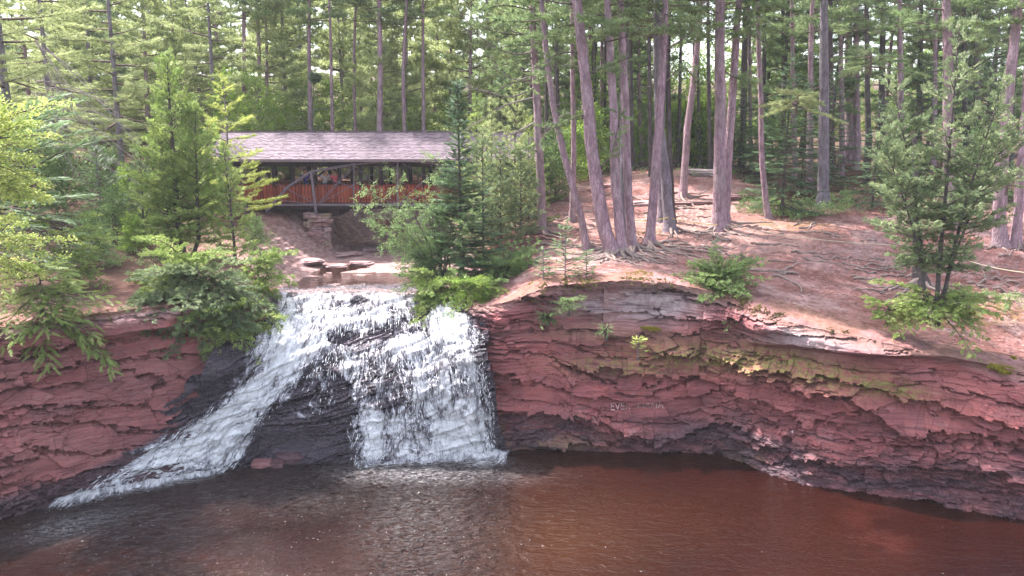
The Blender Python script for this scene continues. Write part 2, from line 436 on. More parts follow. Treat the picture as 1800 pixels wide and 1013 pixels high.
M['cedar_l'] = mat_leaf('yellow_green_cedar_sprays', (.09, .14, .04), (.24, .33, .09), (.44, .5, .17), .45, .03)  # lighter, yellower cedar green
M['leaf'] = mat_leaf('broad_leaves', (.08, .14, .05), (.2, .3, .11), (.36, .47, .19), .45)
M['leaf_y'] = mat_leaf('yellow_green_leaves', (.15, .22, .05), (.36, .44, .12), (.62, .62, .2), .45)
M['leaf_b'] = mat_leaf('bright_green_leaves', (.09, .16, .03), (.22, .34, .06), (.42, .52, .1), .5)  # brighter, yellower green than the plain broad leaves
M['juniper'] = mat_leaf('juniper_needles', (.07, .12, .045), (.2, .3, .1), (.38, .48, .18), .4)
M['moss'] = mat_leaf('moss', (.1, .09, .015), (.26, .22, .03), (.42, .36, .05), .2)

# ================================================================== terrain functions
RC = np.array([(-2.6, 38.6), (-2.0, 36.6), (-1.35, 35.2), (-0.95, 33.9), (.4, 33.35), (2.4, 33.3), (5.5, 33.2), (8.4, 32.9), (9.9, 31.8), (11.4, 30.7), (13.2, 29.6), (16, 28.5), (19, 27.5), (21.5, 26.8), (26, 25.2), (34, 22)])
LC = np.array([(-34, 15), (-28, 20), (-24, 23.2), (-19, 27.3), (-17, 28.9), (-15.1, 30.6), (-13.2, 32.1), (-12.1, 34.0), (-11.7, 36.2), (-11.7, 38.6)])
POOL = np.vstack([LC, RC, [(34, -60), (-34, -60)]])
def land0(X, Y):
    Yc = np.minimum(Y, 78)
    rz = 7.2 + .085 * (Yc - 34) - .125 * np.clip(X - 8, 0, 22) * np.clip((46 - Y) / 14, 0, 1.1)
    rz = rz + .38 * np.exp(-((X - 5.2) / 2.6) ** 2 - ((Y - 35) / 2.6) ** 2)
    rz = rz - .42 * np.clip(1.5 - X, 0, 5) * np.clip((43 - Y) / 7, 0, 1)
    rz = rz + 1.0 * np.exp(-((X - 13) / 6.5) ** 2 - ((Y - 61) / 7.0) ** 2)
    lz = 7.35 + .09 * (Yc - 38) + .06 * np.clip(-12 - X, 0, 30)
    # approaches of the bridge
    a = np.exp(-((Y - 51.5) / 3.5) ** 2)
    lz = lz + a * sstep(-14.5, -19, X) * np.maximum(9.15 - lz, 0)
    rz = rz + a * sstep(-3.0, 0.5, X) * sstep(7, 3, X) * np.maximum(9.1 - rz, 0)
    w = sstep(-9.5, -3.5, X)
    z = lz * (1 - w) + rz * w
    z = z + .6 * (fbm(X * .08, Y * .08, 3, 5) - .5) * sstep(30, 60, Y)
    return z
def chan(X, Y):
    cx = np.interp(Y, [30, 36, 39, 45, 50, 56, 60], [-7.1, -7.1, -7.0, -7.4, -7.9, -7.2, -6])
    hw = np.interp(Y, [30, 36, 39, 45, 50, 56, 60], [4.6, 4.5, 4.2, 3.3, 2.5, 3.0, 3.2])
    dx = X - cx
    bw = np.where(dx < 0, np.interp(Y, [36, 41, 46, 50, 56], [1.0, 3.5, 6.0, 4.6, 3.0]), 1.6)
    k = sstep(0, 1, (np.abs(dx) - hw) / bw)
    return np.maximum(k, sstep(57.5, 60.5, Y + .3 * X * 0))
def land(X, Y, fine=True):
    X = np.asarray(X, float); Y = np.asarray(Y, float)
    z = land0(X, Y)
    k = chan(X, Y)
    bed = np.interp(Y, [30, 39, 43, 47, 56], [5.6, 5.74, 5.84, 6.05, 6.3])
    if fine:
        # broken bedrock ledges, shallow risers
        v, bx, by, e = voro(X * .7, Y * .9, 77)
        s = fbm(X * .22, Y * .22, 4, 31) * 3.2 + .10 * v[0]
        q = np.floor(s * 5) / 5 + .2 * sstep(.72, 1.0, (s * 5) % 1)
        z = z + (q - s) * (.25 + .75 * sstep(.5, .62, fbm(X * .1, Y * .12, 3, 55)))
        z = z + .10 * (fbm(X * .6, Y * .6, 4, 3) - .5) + .05 * (fbm(X * 3, Y * 4, 3, 8) - .5)
        v2, _, _, _ = voro(X * .8, Y * 1.3, 99)
        s2 = (bed + .5 * fbm(X * .3, Y * .5, 3, 41))
        q2 = np.floor(s2 * 8 + .7 * v2[0]) / 8
        bed = bed * .45 + q2 * .55 - .22
        # rough strata on the gorge banks
        st = k * (1 - k) * 4
        zz = bed * (1 - k) + z * k
        lay = zz * 4 + .8 * fbm(X * .7, Y * .7, 3, 61) + .5 * v2[1]
        zz = zz + st * (np.floor(lay) - lay + .5) * .22
        return zz
    return bed * (1 - k) + z * k
def ground(X, Y):
    sd = poly_sd(X, Y, POOL)
    z = land(X, Y)
    return np.where(sd > -.55, -1.6, z), sd
def hit(px, py, Y0=26, Y1=110):
    """where the line of sight through a photo pixel meets the land"""
    Ys = np.linspace(Y0, Y1, 900)
    P = at(px, py, Ys)
    g = land(P[:, 0], P[:, 1], True)
    b = np.nonzero(P[:, 2] <= g)[0]
    i = b[0] if len(b) else len(Ys) - 1
    p = P[i].copy(); p[2] = g[i]
    return p
def gz(x, y): return float(land(np.array([x]), np.array([y]))[0])

def build_terrain():
    xs = np.concatenate([np.linspace(-260, -45, 26)[:-1], np.linspace(-45, -23, 60)[:-1], np.arange(-23, 36, .2), np.linspace(36, 60, 50), np.linspace(64, 260, 24)])
    ys = np.concatenate([np.linspace(-60, 24, 24)[:-1], np.arange(24, 56, .2), np.arange(56, 74, .3), np.linspace(74, 120, 60)[1:], np.linspace(128, 500, 24)])
    X, Y = np.meshgrid(xs, ys, indexing='ij')
    Z, sd = ground(X, Y)
    Z = np.where((Y < 24) & (sd < -.55), Z, Z)
    rise = np.clip(Y - 85, 0, 200) * .10
    Z = np.where(Y > 85, Z + rise, Z)
    px, py = to_px(np.stack([X, Y, Z], -1))
    k = chan(X, Y)
    rock = np.clip(1 - k * 1.05, 0, 1) * (Y < 60) + .8 * np.clip(k * (1 - k) * 4, 0, 1) * (Y < 60)
    rn = fbm(X * .45, Y * .6, 4, 91)
    dZ = np.abs(np.gradient(Z, axis=1) / np.gradient(ys)[None, :])
    rock = np.clip(rock + sstep(.3, .6, dZ) * .8 + sstep(.62, .7, rn) * .7, 0, 1)
    dust_and_sun = np.clip(sstep(.5, .68, fbm(X * .16, Y * .25, 3, 12)) * (Y < 62) * (Y > 36), 0, 1) * .8
    dust_and_sun = np.maximum(dust_and_sun, blob(px, py, 1340, 425, 120, 22) * .9)  # pool of sunlight on the dirt, painted as paler soil
    dust_and_sun = np.maximum(dust_and_sun, blob(px, py, 1210, 385, 60, 10))
    dust_and_sun = np.maximum(dust_and_sun, blob(px, py, 520, 470, 90, 26))
    dust_and_sun = np.maximum(dust_and_sun, blob(px, py, 1100, 395, 90, 12) * .7)
    moss = np.clip(sstep(2.2, .7, -sd) * .9 * (X > 0) * sstep(.42, .6, fbm(X * .5, Y * .5, 3, 14)), 0, 1)
    moss = np.maximum(moss, blob(px, py, 1700, 545, 110, 26)); moss = np.maximum(moss, blob(px, py, 1390, 395, 70, 10) * .8)
    moss = np.maximum(moss, blob(px, py, 1130, 408, 60, 8) * .5)
    litter = np.clip(sstep(62, 72, Y) + sstep(-13, -19, X) * .85 + sstep(15.5, 19, X) * sstep(50, 54, Y), 0, 1)
    me = new_mesh('ground', np.stack([X, Y, Z], -1).reshape(-1, 3), grid_faces(len(xs), len(ys)),
                  dict(rock=rock, dust_and_sun=dust_and_sun, moss=moss, litter=litter), False, [M['ground']])
    tag(link('ground', me), 'reddish rocky soil of the plateau and river banks worn bare between the trees', kind='structure')
build_terrain()

# ================================================================== stratified cliffs
def resample(P, step):
    P = smooth_path(P, 400)
    d = np.concatenate([[0], np.cumsum(np.linalg.norm(np.diff(P, axis=0), axis=1))])
    s = np.arange(0, d[-1], step)
    return np.stack([np.interp(s, d, P[:, 0]), np.interp(s, d, P[:, 1])], -1), s
def gsm(a, k):
    w = np.exp(-np.linspace(-2, 2, 2 * k + 1) ** 2); w /= w.sum()
    ap = np.pad(a, ((k, k), (0, 0)), mode='edge')
    return np.stack([np.convolve(ap[:, i], w, 'valid') for i in range(a.shape[1])], -1)

def saw(s):
    """layer coordinate (rising downwards): slow growth, abrupt undercut at the layer's foot"""
    f = s - np.floor(s)
    return (.72 * sstep(0, .22, f) + .28 * f) * sstep(1.0, .965, f)

def strata(u, w, seed, smooth_amt, thin_amt, dip=.0):
    """protrusion of broken beds; returns displacement, layer id, block rand, edge"""
    big = .9 * (fbm(u * .13, w * .22, 3, seed) - .5) * 2.4 + dip * u
    # crossing wedge-shaped beds
    wedge = .55 * np.sin(u * .33 + 2.2 * fbm(u * .07, w * .1, 2, seed + 4) * 3) * np.exp(-((w - 3) / 2.2) ** 2)
    v1, bx, by, e1 = voro(u * .75, w * 1.5, seed + 11)
    v2, cx, cy, e2 = voro(u * 2.3, w * 4.2, seed + 12)
    v3, _, _, e3 = voro(u * 6.5, w * 12, seed + 13)
    jag = .42 * (v1[0] - .5) + .2 * (v2[0] - .5) + .06 * (v3[0] - .5)
    W = -(w + big + wedge) + jag
    W = W + .9 * (fbm(w * .7 + 3, u * .05, 2, seed + 5) - .5)
    s1 = W / .82
    d1 = saw(s1)
    lay = np.floor(s1)
    amp1 = .35 + .65 * _h(lay, np.zeros_like(lay), seed + 6) + .25 * (v1[2] - .5)
    s2 = (W + .10 * (v2[1] - .5) + .3 * (fbm(u * .5, w * .5, 2, seed + 8) - .5)) / .27
    amp2 = .06 + .94 * sstep(.47, .62, fbm(u * .35, w * .6, 3, seed + 7)) * (1 - smooth_amt)
    d2 = saw(s2) * (.25 + .75 * v2[2])
    s3 = (W + .05 * (v3[1] - .5)) / .10
    amp3 = np.clip(thin_amt + .4 * sstep(.55, .7, fbm(u * .6 + 9, w * 1.1, 3, seed + 9)), 0, 1) * (1 - smooth_amt)
    d3 = saw(s3) * (.3 + .7 * v3[2])
    facet = ((v1[1] - .5) * bx + (v1[2] - .5) * by) * .26 + ((v2[1] - .5) * cx * .10)
    d = .85 * amp1 * d1 ** .8 * (1 - .6 * smooth_amt) + .36 * amp2 * d2 + .15 * amp3 * d3 + facet * (1 - .75 * smooth_amt) \
        + .05 * (v1[0] - .5) * (1 - smooth_amt) + .05 * (v2[0] - .5) * amp2
    d = d + .03 * (fbm(u * 3, w * 5, 3, seed + 2) - .5)
    blk = np.floor(u / 1.7 + .45 * v1[1] + .9 * _h(lay, lay, seed + 3))
    d = d + .24 * (_h(lay, blk, seed + 61) - .5) * (1 - smooth_amt) * sstep(.35, .6, fbm(u * .2 + 5, w * .4, 2, seed + 62))
    return d, lay, blk, np.floor(s2), v2

CLIFF = {}
def build_cliff(tagname, poly, side, seed, step, dw, profile, masks, zlow=-.7):
    """side=+1: outward is to the right of the walking direction"""
    P, s = resample(poly, step)
    T = np.gradient(P, axis=0); T /= np.linalg.norm(T, axis=1, keepdims=True)
    N = np.stack([T[:, 1], -T[:, 0]], -1) * side
    N = gsm(N, max(3, int(1.2 / step))); N /= np.linalg.norm(N, axis=1, keepdims=True)
    B = P - N * .35
    rim = land(B[:, 0], B[:, 1])
    rim = gsm(rim[:, None], 4)[:, 0]
    nv = int(8.4 / dw)
    tt = np.linspace(0, 1, nv)
    U = np.repeat(s[:, None], nv, 1)
    Wz = rim[:, None] * (1 - tt[None]) + zlow * tt[None]
    # photo pixel of the undisplaced face drives where each kind of bed lies
    px, py = to_px(np.stack([np.repeat(P[:, :1], nv, 1), np.repeat(P[:, 1:], nv, 1), Wz], -1))
    m = masks(U, Wz, px, py, rim[:, None] + 0 * Wz)
    d, lay, blk, med, v2 = strata(U, Wz, seed, m['smooth'], m['thin'], m.get('dip', 0))
    d = d + profile(U, Wz, px, py, rim[:, None] + 0 * Wz)
    top = sstep(.0, .06, tt)[None]
    d = d * (.55 + .45 * top)
    XY = P[:, None, :] + N[:, None, :] * d[..., None]
    V = np.concatenate([XY, Wz[..., None]], -1)
    CLIFF[tagname] = dict(s=s, P=P, N=N, V=V, W=Wz, px=px, py=py)
    # cap running back under the soil
    nc = 14
    c = np.linspace(0, 1, nc + 1)[1:]
    d0 = d[:, :1]
    back = d0 * (1 - c[None]) + (-1.9) * c[None]
    XYc = P[:, None, :] + N[:, None, :] * back[..., None]
    zc = land(XYc[..., 0], XYc[..., 1]) + .03 * (1 - c[None])
    bl = sstep(0, .35, c)[None]
    zc = rim[:, None] * (1 - bl) + zc * bl
    zc[:, -1] -= .5
    Vc = np.concatenate([XYc, zc[..., None]], -1)[:, ::-1]
    Vall = np.concatenate([Vc, V], 1)
    nn = nv + nc
    pad = lambda a, f: np.concatenate([np.full((len(s), nc), f), a], 1) if np.isscalar(f) else np.concatenate([f, a], 1)
    dirt = pad(np.clip(m['dirt'], 0, 1), 0.0)
    dirt[:, :nc] = np.clip(.9 * sstep(.35, .5, fbm(Vc[..., 0] * .8, Vc[..., 1] * .8, 3, 5)) + .25, 0, 1)
    shade = .5 * _h(lay, blk, seed + 50) + .3 * v2[0] + .2 * _h(med, blk, seed + 51)
    at_ = dict(wet=pad(m['wet'], 0.0), lichen=pad(m['lichen'], 0.0), pale=pad(m['pale'], .25), face=pad(m['face'], 0.0), dirt=dirt, shade=pad(shade, .5))
    if side < 0: fa = grid_faces(len(s), nn)[:, ::-1]
    else: fa = grid_faces(len(s), nn)
    # block of every face
    ID = (lay.astype(np.int64) + 64) * 4096 + (blk.astype(np.int64) + 128)
    IDa = pad(ID, -1)
    fid = IDa[:-1, :-1].reshape(-1) if False else IDa.reshape(-1)[grid_faces(len(s), nn)[:, 0]]
    Vf = Vall.reshape(-1, 3); A = {k: v.reshape(-1) for k, v in at_.items()}
    root = None
    ids, cnt = np.unique(fid, return_counts=True)
    order = ids[np.argsort(-cnt)]
    singles = [i for i in order if i >= 0][:150]
    keep = np.isin(fid, singles, invert=True)
    def sub(mask):
        f = fa[mask]; uq, inv = np.unique(f, return_inverse=True)
        return Vf[uq], inv.reshape(-1, 4), {k: v[uq] for k, v in A.items()}
    v, f, a = sub(keep)
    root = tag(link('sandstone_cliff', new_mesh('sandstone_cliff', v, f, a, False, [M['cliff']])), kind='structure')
    for i in singles:
        v, f, a = sub(fid == i)
        if len(f) < 12: continue
        link('rock_slab', new_mesh('rock_slab', v, f, a, False, [M['cliff']]), root)
    return root

def masks_right(U, W, px, py, rim):
    top = rim - W
    z = np.zeros_like(W)
    nz = fbm(U * .5, W * .8, 3, 70)
    wetline = .3 + 2.2 * (nz - .5) + .3 * sstep(9, 14, U)
    wet = sstep(wetline + 1.7, wetline, W) * .9 * (.55 + .45 * sstep(.35, .6, fbm(U * 1.1, W * 5, 3, 71)))
    wet = np.maximum(wet, sstep(885, 855, px) * .85)
    wet = np.maximum(wet, blob(px, py, 1230, 755, 120, 26) * .9)
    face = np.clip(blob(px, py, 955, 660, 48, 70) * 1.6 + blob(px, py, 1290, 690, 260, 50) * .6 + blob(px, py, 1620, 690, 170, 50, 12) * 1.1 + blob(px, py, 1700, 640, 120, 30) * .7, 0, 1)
    smooth = np.clip(blob(px, py, 955, 660, 30, 55) * 1.5 + blob(px, py, 1120, 535, 90, 26) * 1.7 + blob(px, py, 1430, 590, 130, 20) * 1.5
                     + blob(px, py, 1620, 705, 120, 40, 14) * 1.3 + blob(px, py, 1480, 735, 90, 26, 10) * .9 + blob(px, py, 1700, 650, 110, 26, 6) * .9 + blob(px, py, 1230, 745, 120, 22, -4) * .8 + blob(px, py, 1060, 770, 130, 16) * .6 + blob(px, py, 1180, 650, 90, 16, 8) * .7 + blob(px, py, 1130, 705, 90, 22, -6) * .8 + blob(px, py, 1330, 690, 120, 18, 10) * .7, 0, .93)
    thin = np.clip(sstep(1.9, .8, W) * .95 + sstep(.9, .1, top) * .5 + sstep(900, 860, px) * .7, 0, 1)
    pale = np.clip(blob(px, py, 1120, 535, 105, 30) * 1.7 + blob(px, py, 1440, 585, 110, 24) * 1.0 + sstep(.5, .2, top) * .35, 0, 1) * (.55 + .45 * sstep(.35, .6, nz))
    li = np.clip(blob(px, py, 1230, 625, 120, 20, 8) + blob(px, py, 1420, 640, 130, 22, 12) * 1.1 + blob(px, py, 1560, 680, 60, 14, 10) + blob(px, py, 1090, 640, 110, 18) * .6
                 + blob(px, py, 960, 775, 90, 16) * .8 + blob(px, py, 880, 752, 14, 14) * 1.2 + blob(px, py, 1300, 800, 40, 14), 0, 1)
    dirt = np.clip(sstep(.45, .1, top) * .7 + blob(px, py, 1040, 585, 110, 16) * .9 + blob(px, py, 1180, 590, 60, 8) * .8, 0, 1)
    return dict(smooth=smooth, thin=thin, wet=wet, face=face, pale=pale, lichen=li, dirt=dirt, dip=.015)
def prof_right(U, W, px, py, rim):
    t = 1 - (rim - W) / np.maximum(rim, 1)      # 1 at the top
    d = .28 * np.sin(U * .28 + 1) * .8 + .22 * np.sin(U * .8)
    # upper ledge sets back left of the middle, overhanging brow on the right
    led = sstep(1250, 1130, px) * sstep(870, 930, px)
    d = d + led * (-.55 * sstep(578, 568, py) - .2)
    d = d + sstep(1280, 1360, px) * (.75 * sstep(612, 596, py - (px - 1400) * .085 * (px > 1400)))
    d = d + .35 * sstep(1.3, .2, W)
    jg = (voro(U * 1.3, W * .4, 611)[0][0] - .5) * 16 + (voro(U * 4, W * .4, 612)[0][0] - .5) * 7
    for cxs, cys, A in (([870, 960, 1060, 1130, 1210, 1290, 1350], [716, 712, 738, 772, 756, 740, 752], .42), ([960, 1100, 1230, 1330, 1420, 1500], [640, 652, 668, 700, 742, 752], .38),
                        ([1130, 1280, 1400, 1500, 1590, 1700, 1800, 1900], [612, 640, 672, 700, 764, 752, 764, 790], .5), ([1290, 1400, 1500, 1580, 1700, 1850], [640, 652, 664, 700, 722, 742], .36), ([900, 1000, 1100, 1200], [768, 776, 772, 786], .3)):
        c_ = np.interp(px, cxs, cys) + jg; q_ = c_ - py; e_ = sstep(cxs[0] - 10, cxs[0] + 50, px) * sstep(cxs[-1] + 10, cxs[-1] - 50, px)
        d = d + A * e_ * sstep(0, 3.5, q_) * np.exp(-np.clip(q_, 0, 400) / 30) - .22 * e_ * sstep(0, -3, q_) * np.exp(np.clip(q_, -400, 0) / 9)
    d = d + .25 * (fbm(U * .3, W * .5, 3, 123) - .5) * 2
    return d
CLIFFR = build_cliff('right', RC[1:], 1, 500, .045, .032, prof_right, masks_right)

def masks_left(U, W, px, py, rim):
    top = rim - W
    nz = fbm(U * .5, W * .8, 3, 170)
    # the dark wet foot climbs with the falls
    foot = np.interp(px, [0, 120, 250, 350, 430, 520], [860, 835, 770, 700, 620, 560])
    wet = sstep(foot - 30 + 30 * nz, foot + 4, py)
    face = np.clip(.55 + blob(px, py, 240, 600, 70, 50) * .6, 0, 1)
    smooth = np.clip(blob(px, py, 250, 590, 70, 48) * 1.9 + blob(px, py, 160, 735, 130, 30, -14) * .6, 0, .97)
    thin = np.clip(wet * .5 + sstep(.9, .3, top) * .6, 0, 1)
    pale = np.clip(sstep(.7, .1, top) * .6 + .15 * nz, 0, 1)
    return dict(smooth=smooth, thin=thin, wet=wet * .95, face=face, pale=pale, lichen=0 * W, dirt=np.clip(sstep(.3, .05, top), 0, 1), dip=-.05)
def prof_left(U, W, px, py, rim):
    top = rim - W
    d = .3 * np.sin(U * .5 + .4)
    d = d + 1.0 * sstep(1.0, .8, top) * sstep(150, 200, px) * sstep(330, 280, px)          # jutting brow
    d = d - .35 * blob(px, py, 245, 590, 70, 60)
    d = d + .5 * sstep(4.5, .5, W) + .25 * (fbm(U * .3, W * .5, 3, 223) - .5) * 2
    return d
build_cliff('left', LC[2:], 1, 900, .05, .034, prof_left, masks_left)

# ================================================================== falls: bedrock apron and water
rows = [  # (px list, py list, z)
    ([470, 545, 615, 685, 750, 830], [493, 490, 488, 488, 490, 496], 5.72),
    ([470, 548, 615, 680, 745, 815], [516, 511, 507, 507, 510, 520], 5.9),
    ([450, 535, 612, 685, 755, 832], [560, 548, 545, 545, 547, 566], 5.45),
    ([415, 515, 603, 686, 768, 840], [628, 608, 598, 597, 598, 612], 4.7),
    ([365, 478, 590, 685, 772, 848], [692, 680, 674, 674, 674, 676], 3.25),
    ([275, 420, 572, 682, 776, 853], [768, 756, 748, 742, 740, 738], 1.6),
    ([115, 372, 560, 680, 780, 866], [872, 824, 818, 812, 808, 802], -.02),
]
CTRL = np.array([[at_z(x, y, r[2]) for x, y in zip(r[0], r[1])] for r in rows])
dn = CTRL[-1].copy(); dn[:, 1] -= 1.6; dn[:, 2] = -1.3
CTRL = np.concatenate([CTRL, dn[None]])
ext = lambda a, b, k: a + (a - b) * k
Lx = ext(CTRL[:, 0], CTRL[:, 1], .5); Rx = ext(CTRL[:, -1], CTRL[:, -2], .3)
Lx[:, 2] = CTRL[:, 0, 2]; Rx[:, 2] = CTRL[:, -1, 2]
CTRL = np.concatenate([Lx[:, None], CTRL, Rx[:, None]], 1)
def falls_base(ns, nt, t0=0, t1=None, s0=0, s1=None):
    A = np.stack([smooth_path(CTRL[:, j], 400) for j in range(CTRL.shape[1])], 1)      # along t
    tt = np.linspace(t0, 399 if t1 is None else t1, nt)
    A = np.stack([[np.interp(tt, np.arange(400), A[:, j, k]) for k in range(3)] for j in range(A.shape[1])], 0)  # s,3,t
    A = A.transpose(2, 0, 1)  # t,s,3
    out = np.stack([smooth_path(A[i], 300) for i in range(len(A))], 0)
    ss = np.linspace(s0, 299 if s1 is None else s1, ns)
    B = np.stack([np.stack([np.interp(ss, np.arange(300), out[i, :, k]) for k in range(3)], -1) for i in range(len(out))], 0)
    return B.transpose(1, 0, 2)   # s,t,3
def normals(V):
    a = np.gradient(V, axis=0); b = np.gradient(V, axis=1)
    n = np.cross(b, a); n /= np.linalg.norm(n, axis=-1, keepdims=True) + 1e-9
    return np.where((n[..., 2:3] - n[..., 1:2]) < 0, -n, n)
def falls_masks(px, py):
    white = np.zeros_like(px)
    # left stream
    L = [(500, 545), (580, 550), (612, 585), (590, 622), (552, 655), (508, 702), (468, 745), (430, 822), (300, 868), (110, 892), (120, 860), (230, 800), (300, 755), (370, 710), (424, 650), (442, 600)]
    white = np.maximum(white, sstep(-22, 26, poly_sd(px, py, L)))
    Rr = [(640, 585), (700, 560), (760, 545), (806, 540), (858, 596), (868, 700), (886, 830), (618, 830), (610, 740), (630, 690), (690, 650), (640, 620), (590, 612)]
    white = np.maximum(white, sstep(-24, 30, poly_sd(px, py, Rr)))
    white = np.maximum(white, 1.0 * sstep(-10, 24, poly_sd(px, py, [(480, 522), (560, 506), (790, 514), (800, 560), (640, 612), (600, 606), (470, 585)])))
    white = white - .75 * blob(px, py, 745, 560, 22, 26) - .5 * blob(px, py, 640, 597, 55, 10) - .55 * blob(px, py, 470, 650, 40, 34, -40) * 0
    white = white - .3 * blob(px, py, 680, 700, 40, 16) - .38 * blob(px, py, 790, 700, 36, 60) * 0 - .35 * blob(px, py, 620, 548, 36, 12) - .4 * blob(px, py, 700, 590, 30, 8)
    white = white + .35 * blob(px, py, 510, 615, 34, 50, 40) + .35 * blob(px, py, 800, 760, 60, 60) + .4 * blob(px, py, 790, 575, 46, 22, 30) + .3 * blob(px, py, 650, 780, 22, 40) + .35 * blob(px, py, 440, 680, 50, 20, -40) + .3 * blob(px, py, 370, 760, 120, 34, -32)
    rock = sstep(-6, 24, poly_sd(px, py, [(545, 668), (590, 640), (640, 650), (655, 672), (625, 700), (602, 740), (600, 830), (452, 830), (430, 805), (462, 760), (500, 715)]))
    white = np.maximum(white, .84 * sstep(-16, 26, poly_sd(px, py, [(520, 600), (720, 590), (720, 720), (640, 760), (600, 700), (530, 690)])))
    white = white - .16 * blob(px, py, 690, 690, 50, 30) - .14 * blob(px, py, 800, 640, 26, 40) - .14 * blob(px, py, 740, 760, 22, 36)
    return np.clip(white * (1 - .8 * rock) + .62 * rock * sstep(.36, .5, fbm(px * .035, py * .03, 3, 66)) * sstep(820, 700, py), -.5, 1.35), rock
def build_falls():
    ns, nt = 400, 380
    V = falls_base(ns, nt); Nn = normals(V)
    px, py = to_px(V)
    # strata lines run up to the right in the bare middle rock
    a = radians(17)
    U = V[..., 0] * cos(a) + V[..., 2] * sin(a) * 1.0; W = -V[..., 0] * sin(a) + V[..., 2] * cos(a) + .25 * V[..., 1]
    v1, bx, by, e1 = voro(U * .6, W * 1.6, 311); v2, cx, cy, e2 = voro(U * 1.6, W * 5.0, 312)
    s = -W + .8 * (fbm(U * .3, W * .4, 3, 313) - .5) * 2 + .16 * (v1[0] - .5) + .07 * (v2[0] - .5)
    d = .30 * saw(s / .62) * (.3 + .7 * v1[1]) + .17 * saw(s / .21) * (.2 + .8 * v2[1]) + .07 * saw(s / .085) * v2[2]
    sm = blob(px, py, 520, 780, 90, 34) * .9
    d = d * (1 - sm) + .16 * ((v1[1] - .5) * bx + (v1[2] - .5) * by) * 2 + .1 * (v1[0] - .5)
    d = d + .5 * (fbm(V[..., 0] * .35, V[..., 2] * .4 + V[..., 1] * .2, 3, 320) - .5)
    up = sstep(505, 530, py)
    d = d * (.25 + .75 * up) - .12
    D = V + Nn * d[..., None]
    D[..., 2] = np.where(py < 520, np.minimum(D[..., 2], V[..., 2] + .02), D[..., 2])
    white, rock = falls_masks(px, py)
    dry = sstep(530, 505, py) * .5 * sstep(.45, .6, fbm(V[..., 0] * .7, V[..., 1] * .7, 3, 9))
    me = new_mesh('falls_bedrock', D.reshape(-1, 3), grid_faces(ns, nt), dict(shade=_h(np.floor(s / .19), v1[0] * 99, 4), dry=dry), False, [M['wetrock']])
    tag(link('falls_bedrock', me), kind='structure')
    # ---- the water sheet: thin broken water draped over the rock
    white = np.clip(white, -.3, 1.3)
    S_ = np.repeat((np.arange(ns) / ns * 17)[:, None], nt, 1)
    seg = np.concatenate([np.zeros((ns, 1)), np.cumsum(np.linalg.norm(np.diff(V, axis=1), axis=-1), axis=1)], 1); T_ = seg
    n = .5 * fbm(S_ * 2.2, T_ * .8, 3, 402) + .5 * fbm(S_ * 6, T_ * 2.5, 3, 403)
    dd = d.copy()
    for _ in range(3): dd[:, 1:-1] = np.maximum(dd[:, 1:-1], (dd[:, :-2] + dd[:, 2:] + dd[:, 1:-1]) / 3)
    up = sstep(500, 512, py)
    h = dd + .02 + (.13 * np.clip(white, 0, 1) + .16 * (n - .42) * np.clip(white, 0, 1) + .14 * blob(px, py, 790, 575, 60, 24, 30)) * up
    cov = np.clip(white, 0, 1.3) * up
    Dw = V + Nn * h[..., None]
    f = grid_faces(ns, nt)
    keep = (cov.reshape(-1)[f].max(1) > .03) & (px.reshape(-1)[f].mean(1) > 96) & (px.reshape(-1)[f].mean(1) < 878) & (Dw.reshape(-1, 3)[:, 2][f].max(1) > -.15)
    f = f[keep]; uq, inv = np.unique(f, return_inverse=True)
    me = new_mesh('falling_water', Dw.reshape(-1, 3)[uq], inv.reshape(-1, 4), dict(cover=cov.reshape(-1)[uq], fs=S_.reshape(-1)[uq], ft=T_.reshape(-1)[uq]), True, [M['white']])
    tag(link('falling_water', me), kind='structure')
    # foam boiling up along the foot and spreading on the pool
    fx = np.array([96, 160, 240, 330, 400, 440, 600, 625, 680, 740, 800, 850, 874, 900]); fy = np.array([884, 874, 858, 842, 828, 822, 818, 812, 808, 804, 802, 800, 802, 806])
    nu2, nv2 = 520, 44
    a_ = np.linspace(96, 900, nu2); base = at_z(a_, np.interp(a_, fx, fy), 0.0); vv_ = np.linspace(-.35, 1, nv2)
    wd_ = np.interp(a_, [96, 200, 400, 450, 600, 640, 800, 880, 900], [1.2, .8, .5, .1, .1, .7, 1.1, 1.4, 1.2])
    XX = base[:, None, 0] + 0 * vv_[None]; YY = base[:, None, 1] - vv_[None] * wd_[:, None] * 1.5
    pres = np.interp(a_, [96, 130, 400, 430, 598, 640, 860, 890, 900], [.6, 1, .8, 0, 0, .9, 1, .8, 0])[:, None]
    fn_ = fbm(XX * 2.2, YY * 2.2, 4, 88); rim_ = sstep(1, .05, vv_)[None]
    covf = pres * (1.35 * rim_ ** 1.3 + .55 * (fn_ - .5)); ZZ_ = .045 + .22 * pres * np.exp(-((vv_[None] - .02) / .28) ** 2) * (.3 + 1.2 * fbm(XX * 3, YY * 3, 3, 89))
    mf = new_mesh('foot_foam', np.stack([XX, YY, ZZ_], -1).reshape(-1, 3), grid_faces(nu2, nv2), dict(cover=np.clip(covf, 0, 1.3), fs=XX * 2.2, ft=YY * 2.4), True, [M['white']])
    tag(link('foot_foam', mf), 'white foam boiling along the foot of the falls', kind='stuff')
    # ---- strands and drops thrown off the sheet
    N = 6500
    r = np.random.default_rng(5)
    si = r.integers(8, ns - 8, N * 3); ti = r.integers(20, nt - 20, N * 3)
    w = np.clip(white[si, ti] * 2 - .9, 0, 1) * (.35 + .65 * (n[si, ti] > .5)) * (px[si, ti] > 110) * (px[si, ti] < 868) * (py[si, ti] > 548)
    ok = np.nonzero(r.random(N * 3) < w * .8)[0][:N]
    si, ti = si[ok], ti[ok]; N = len(ok)
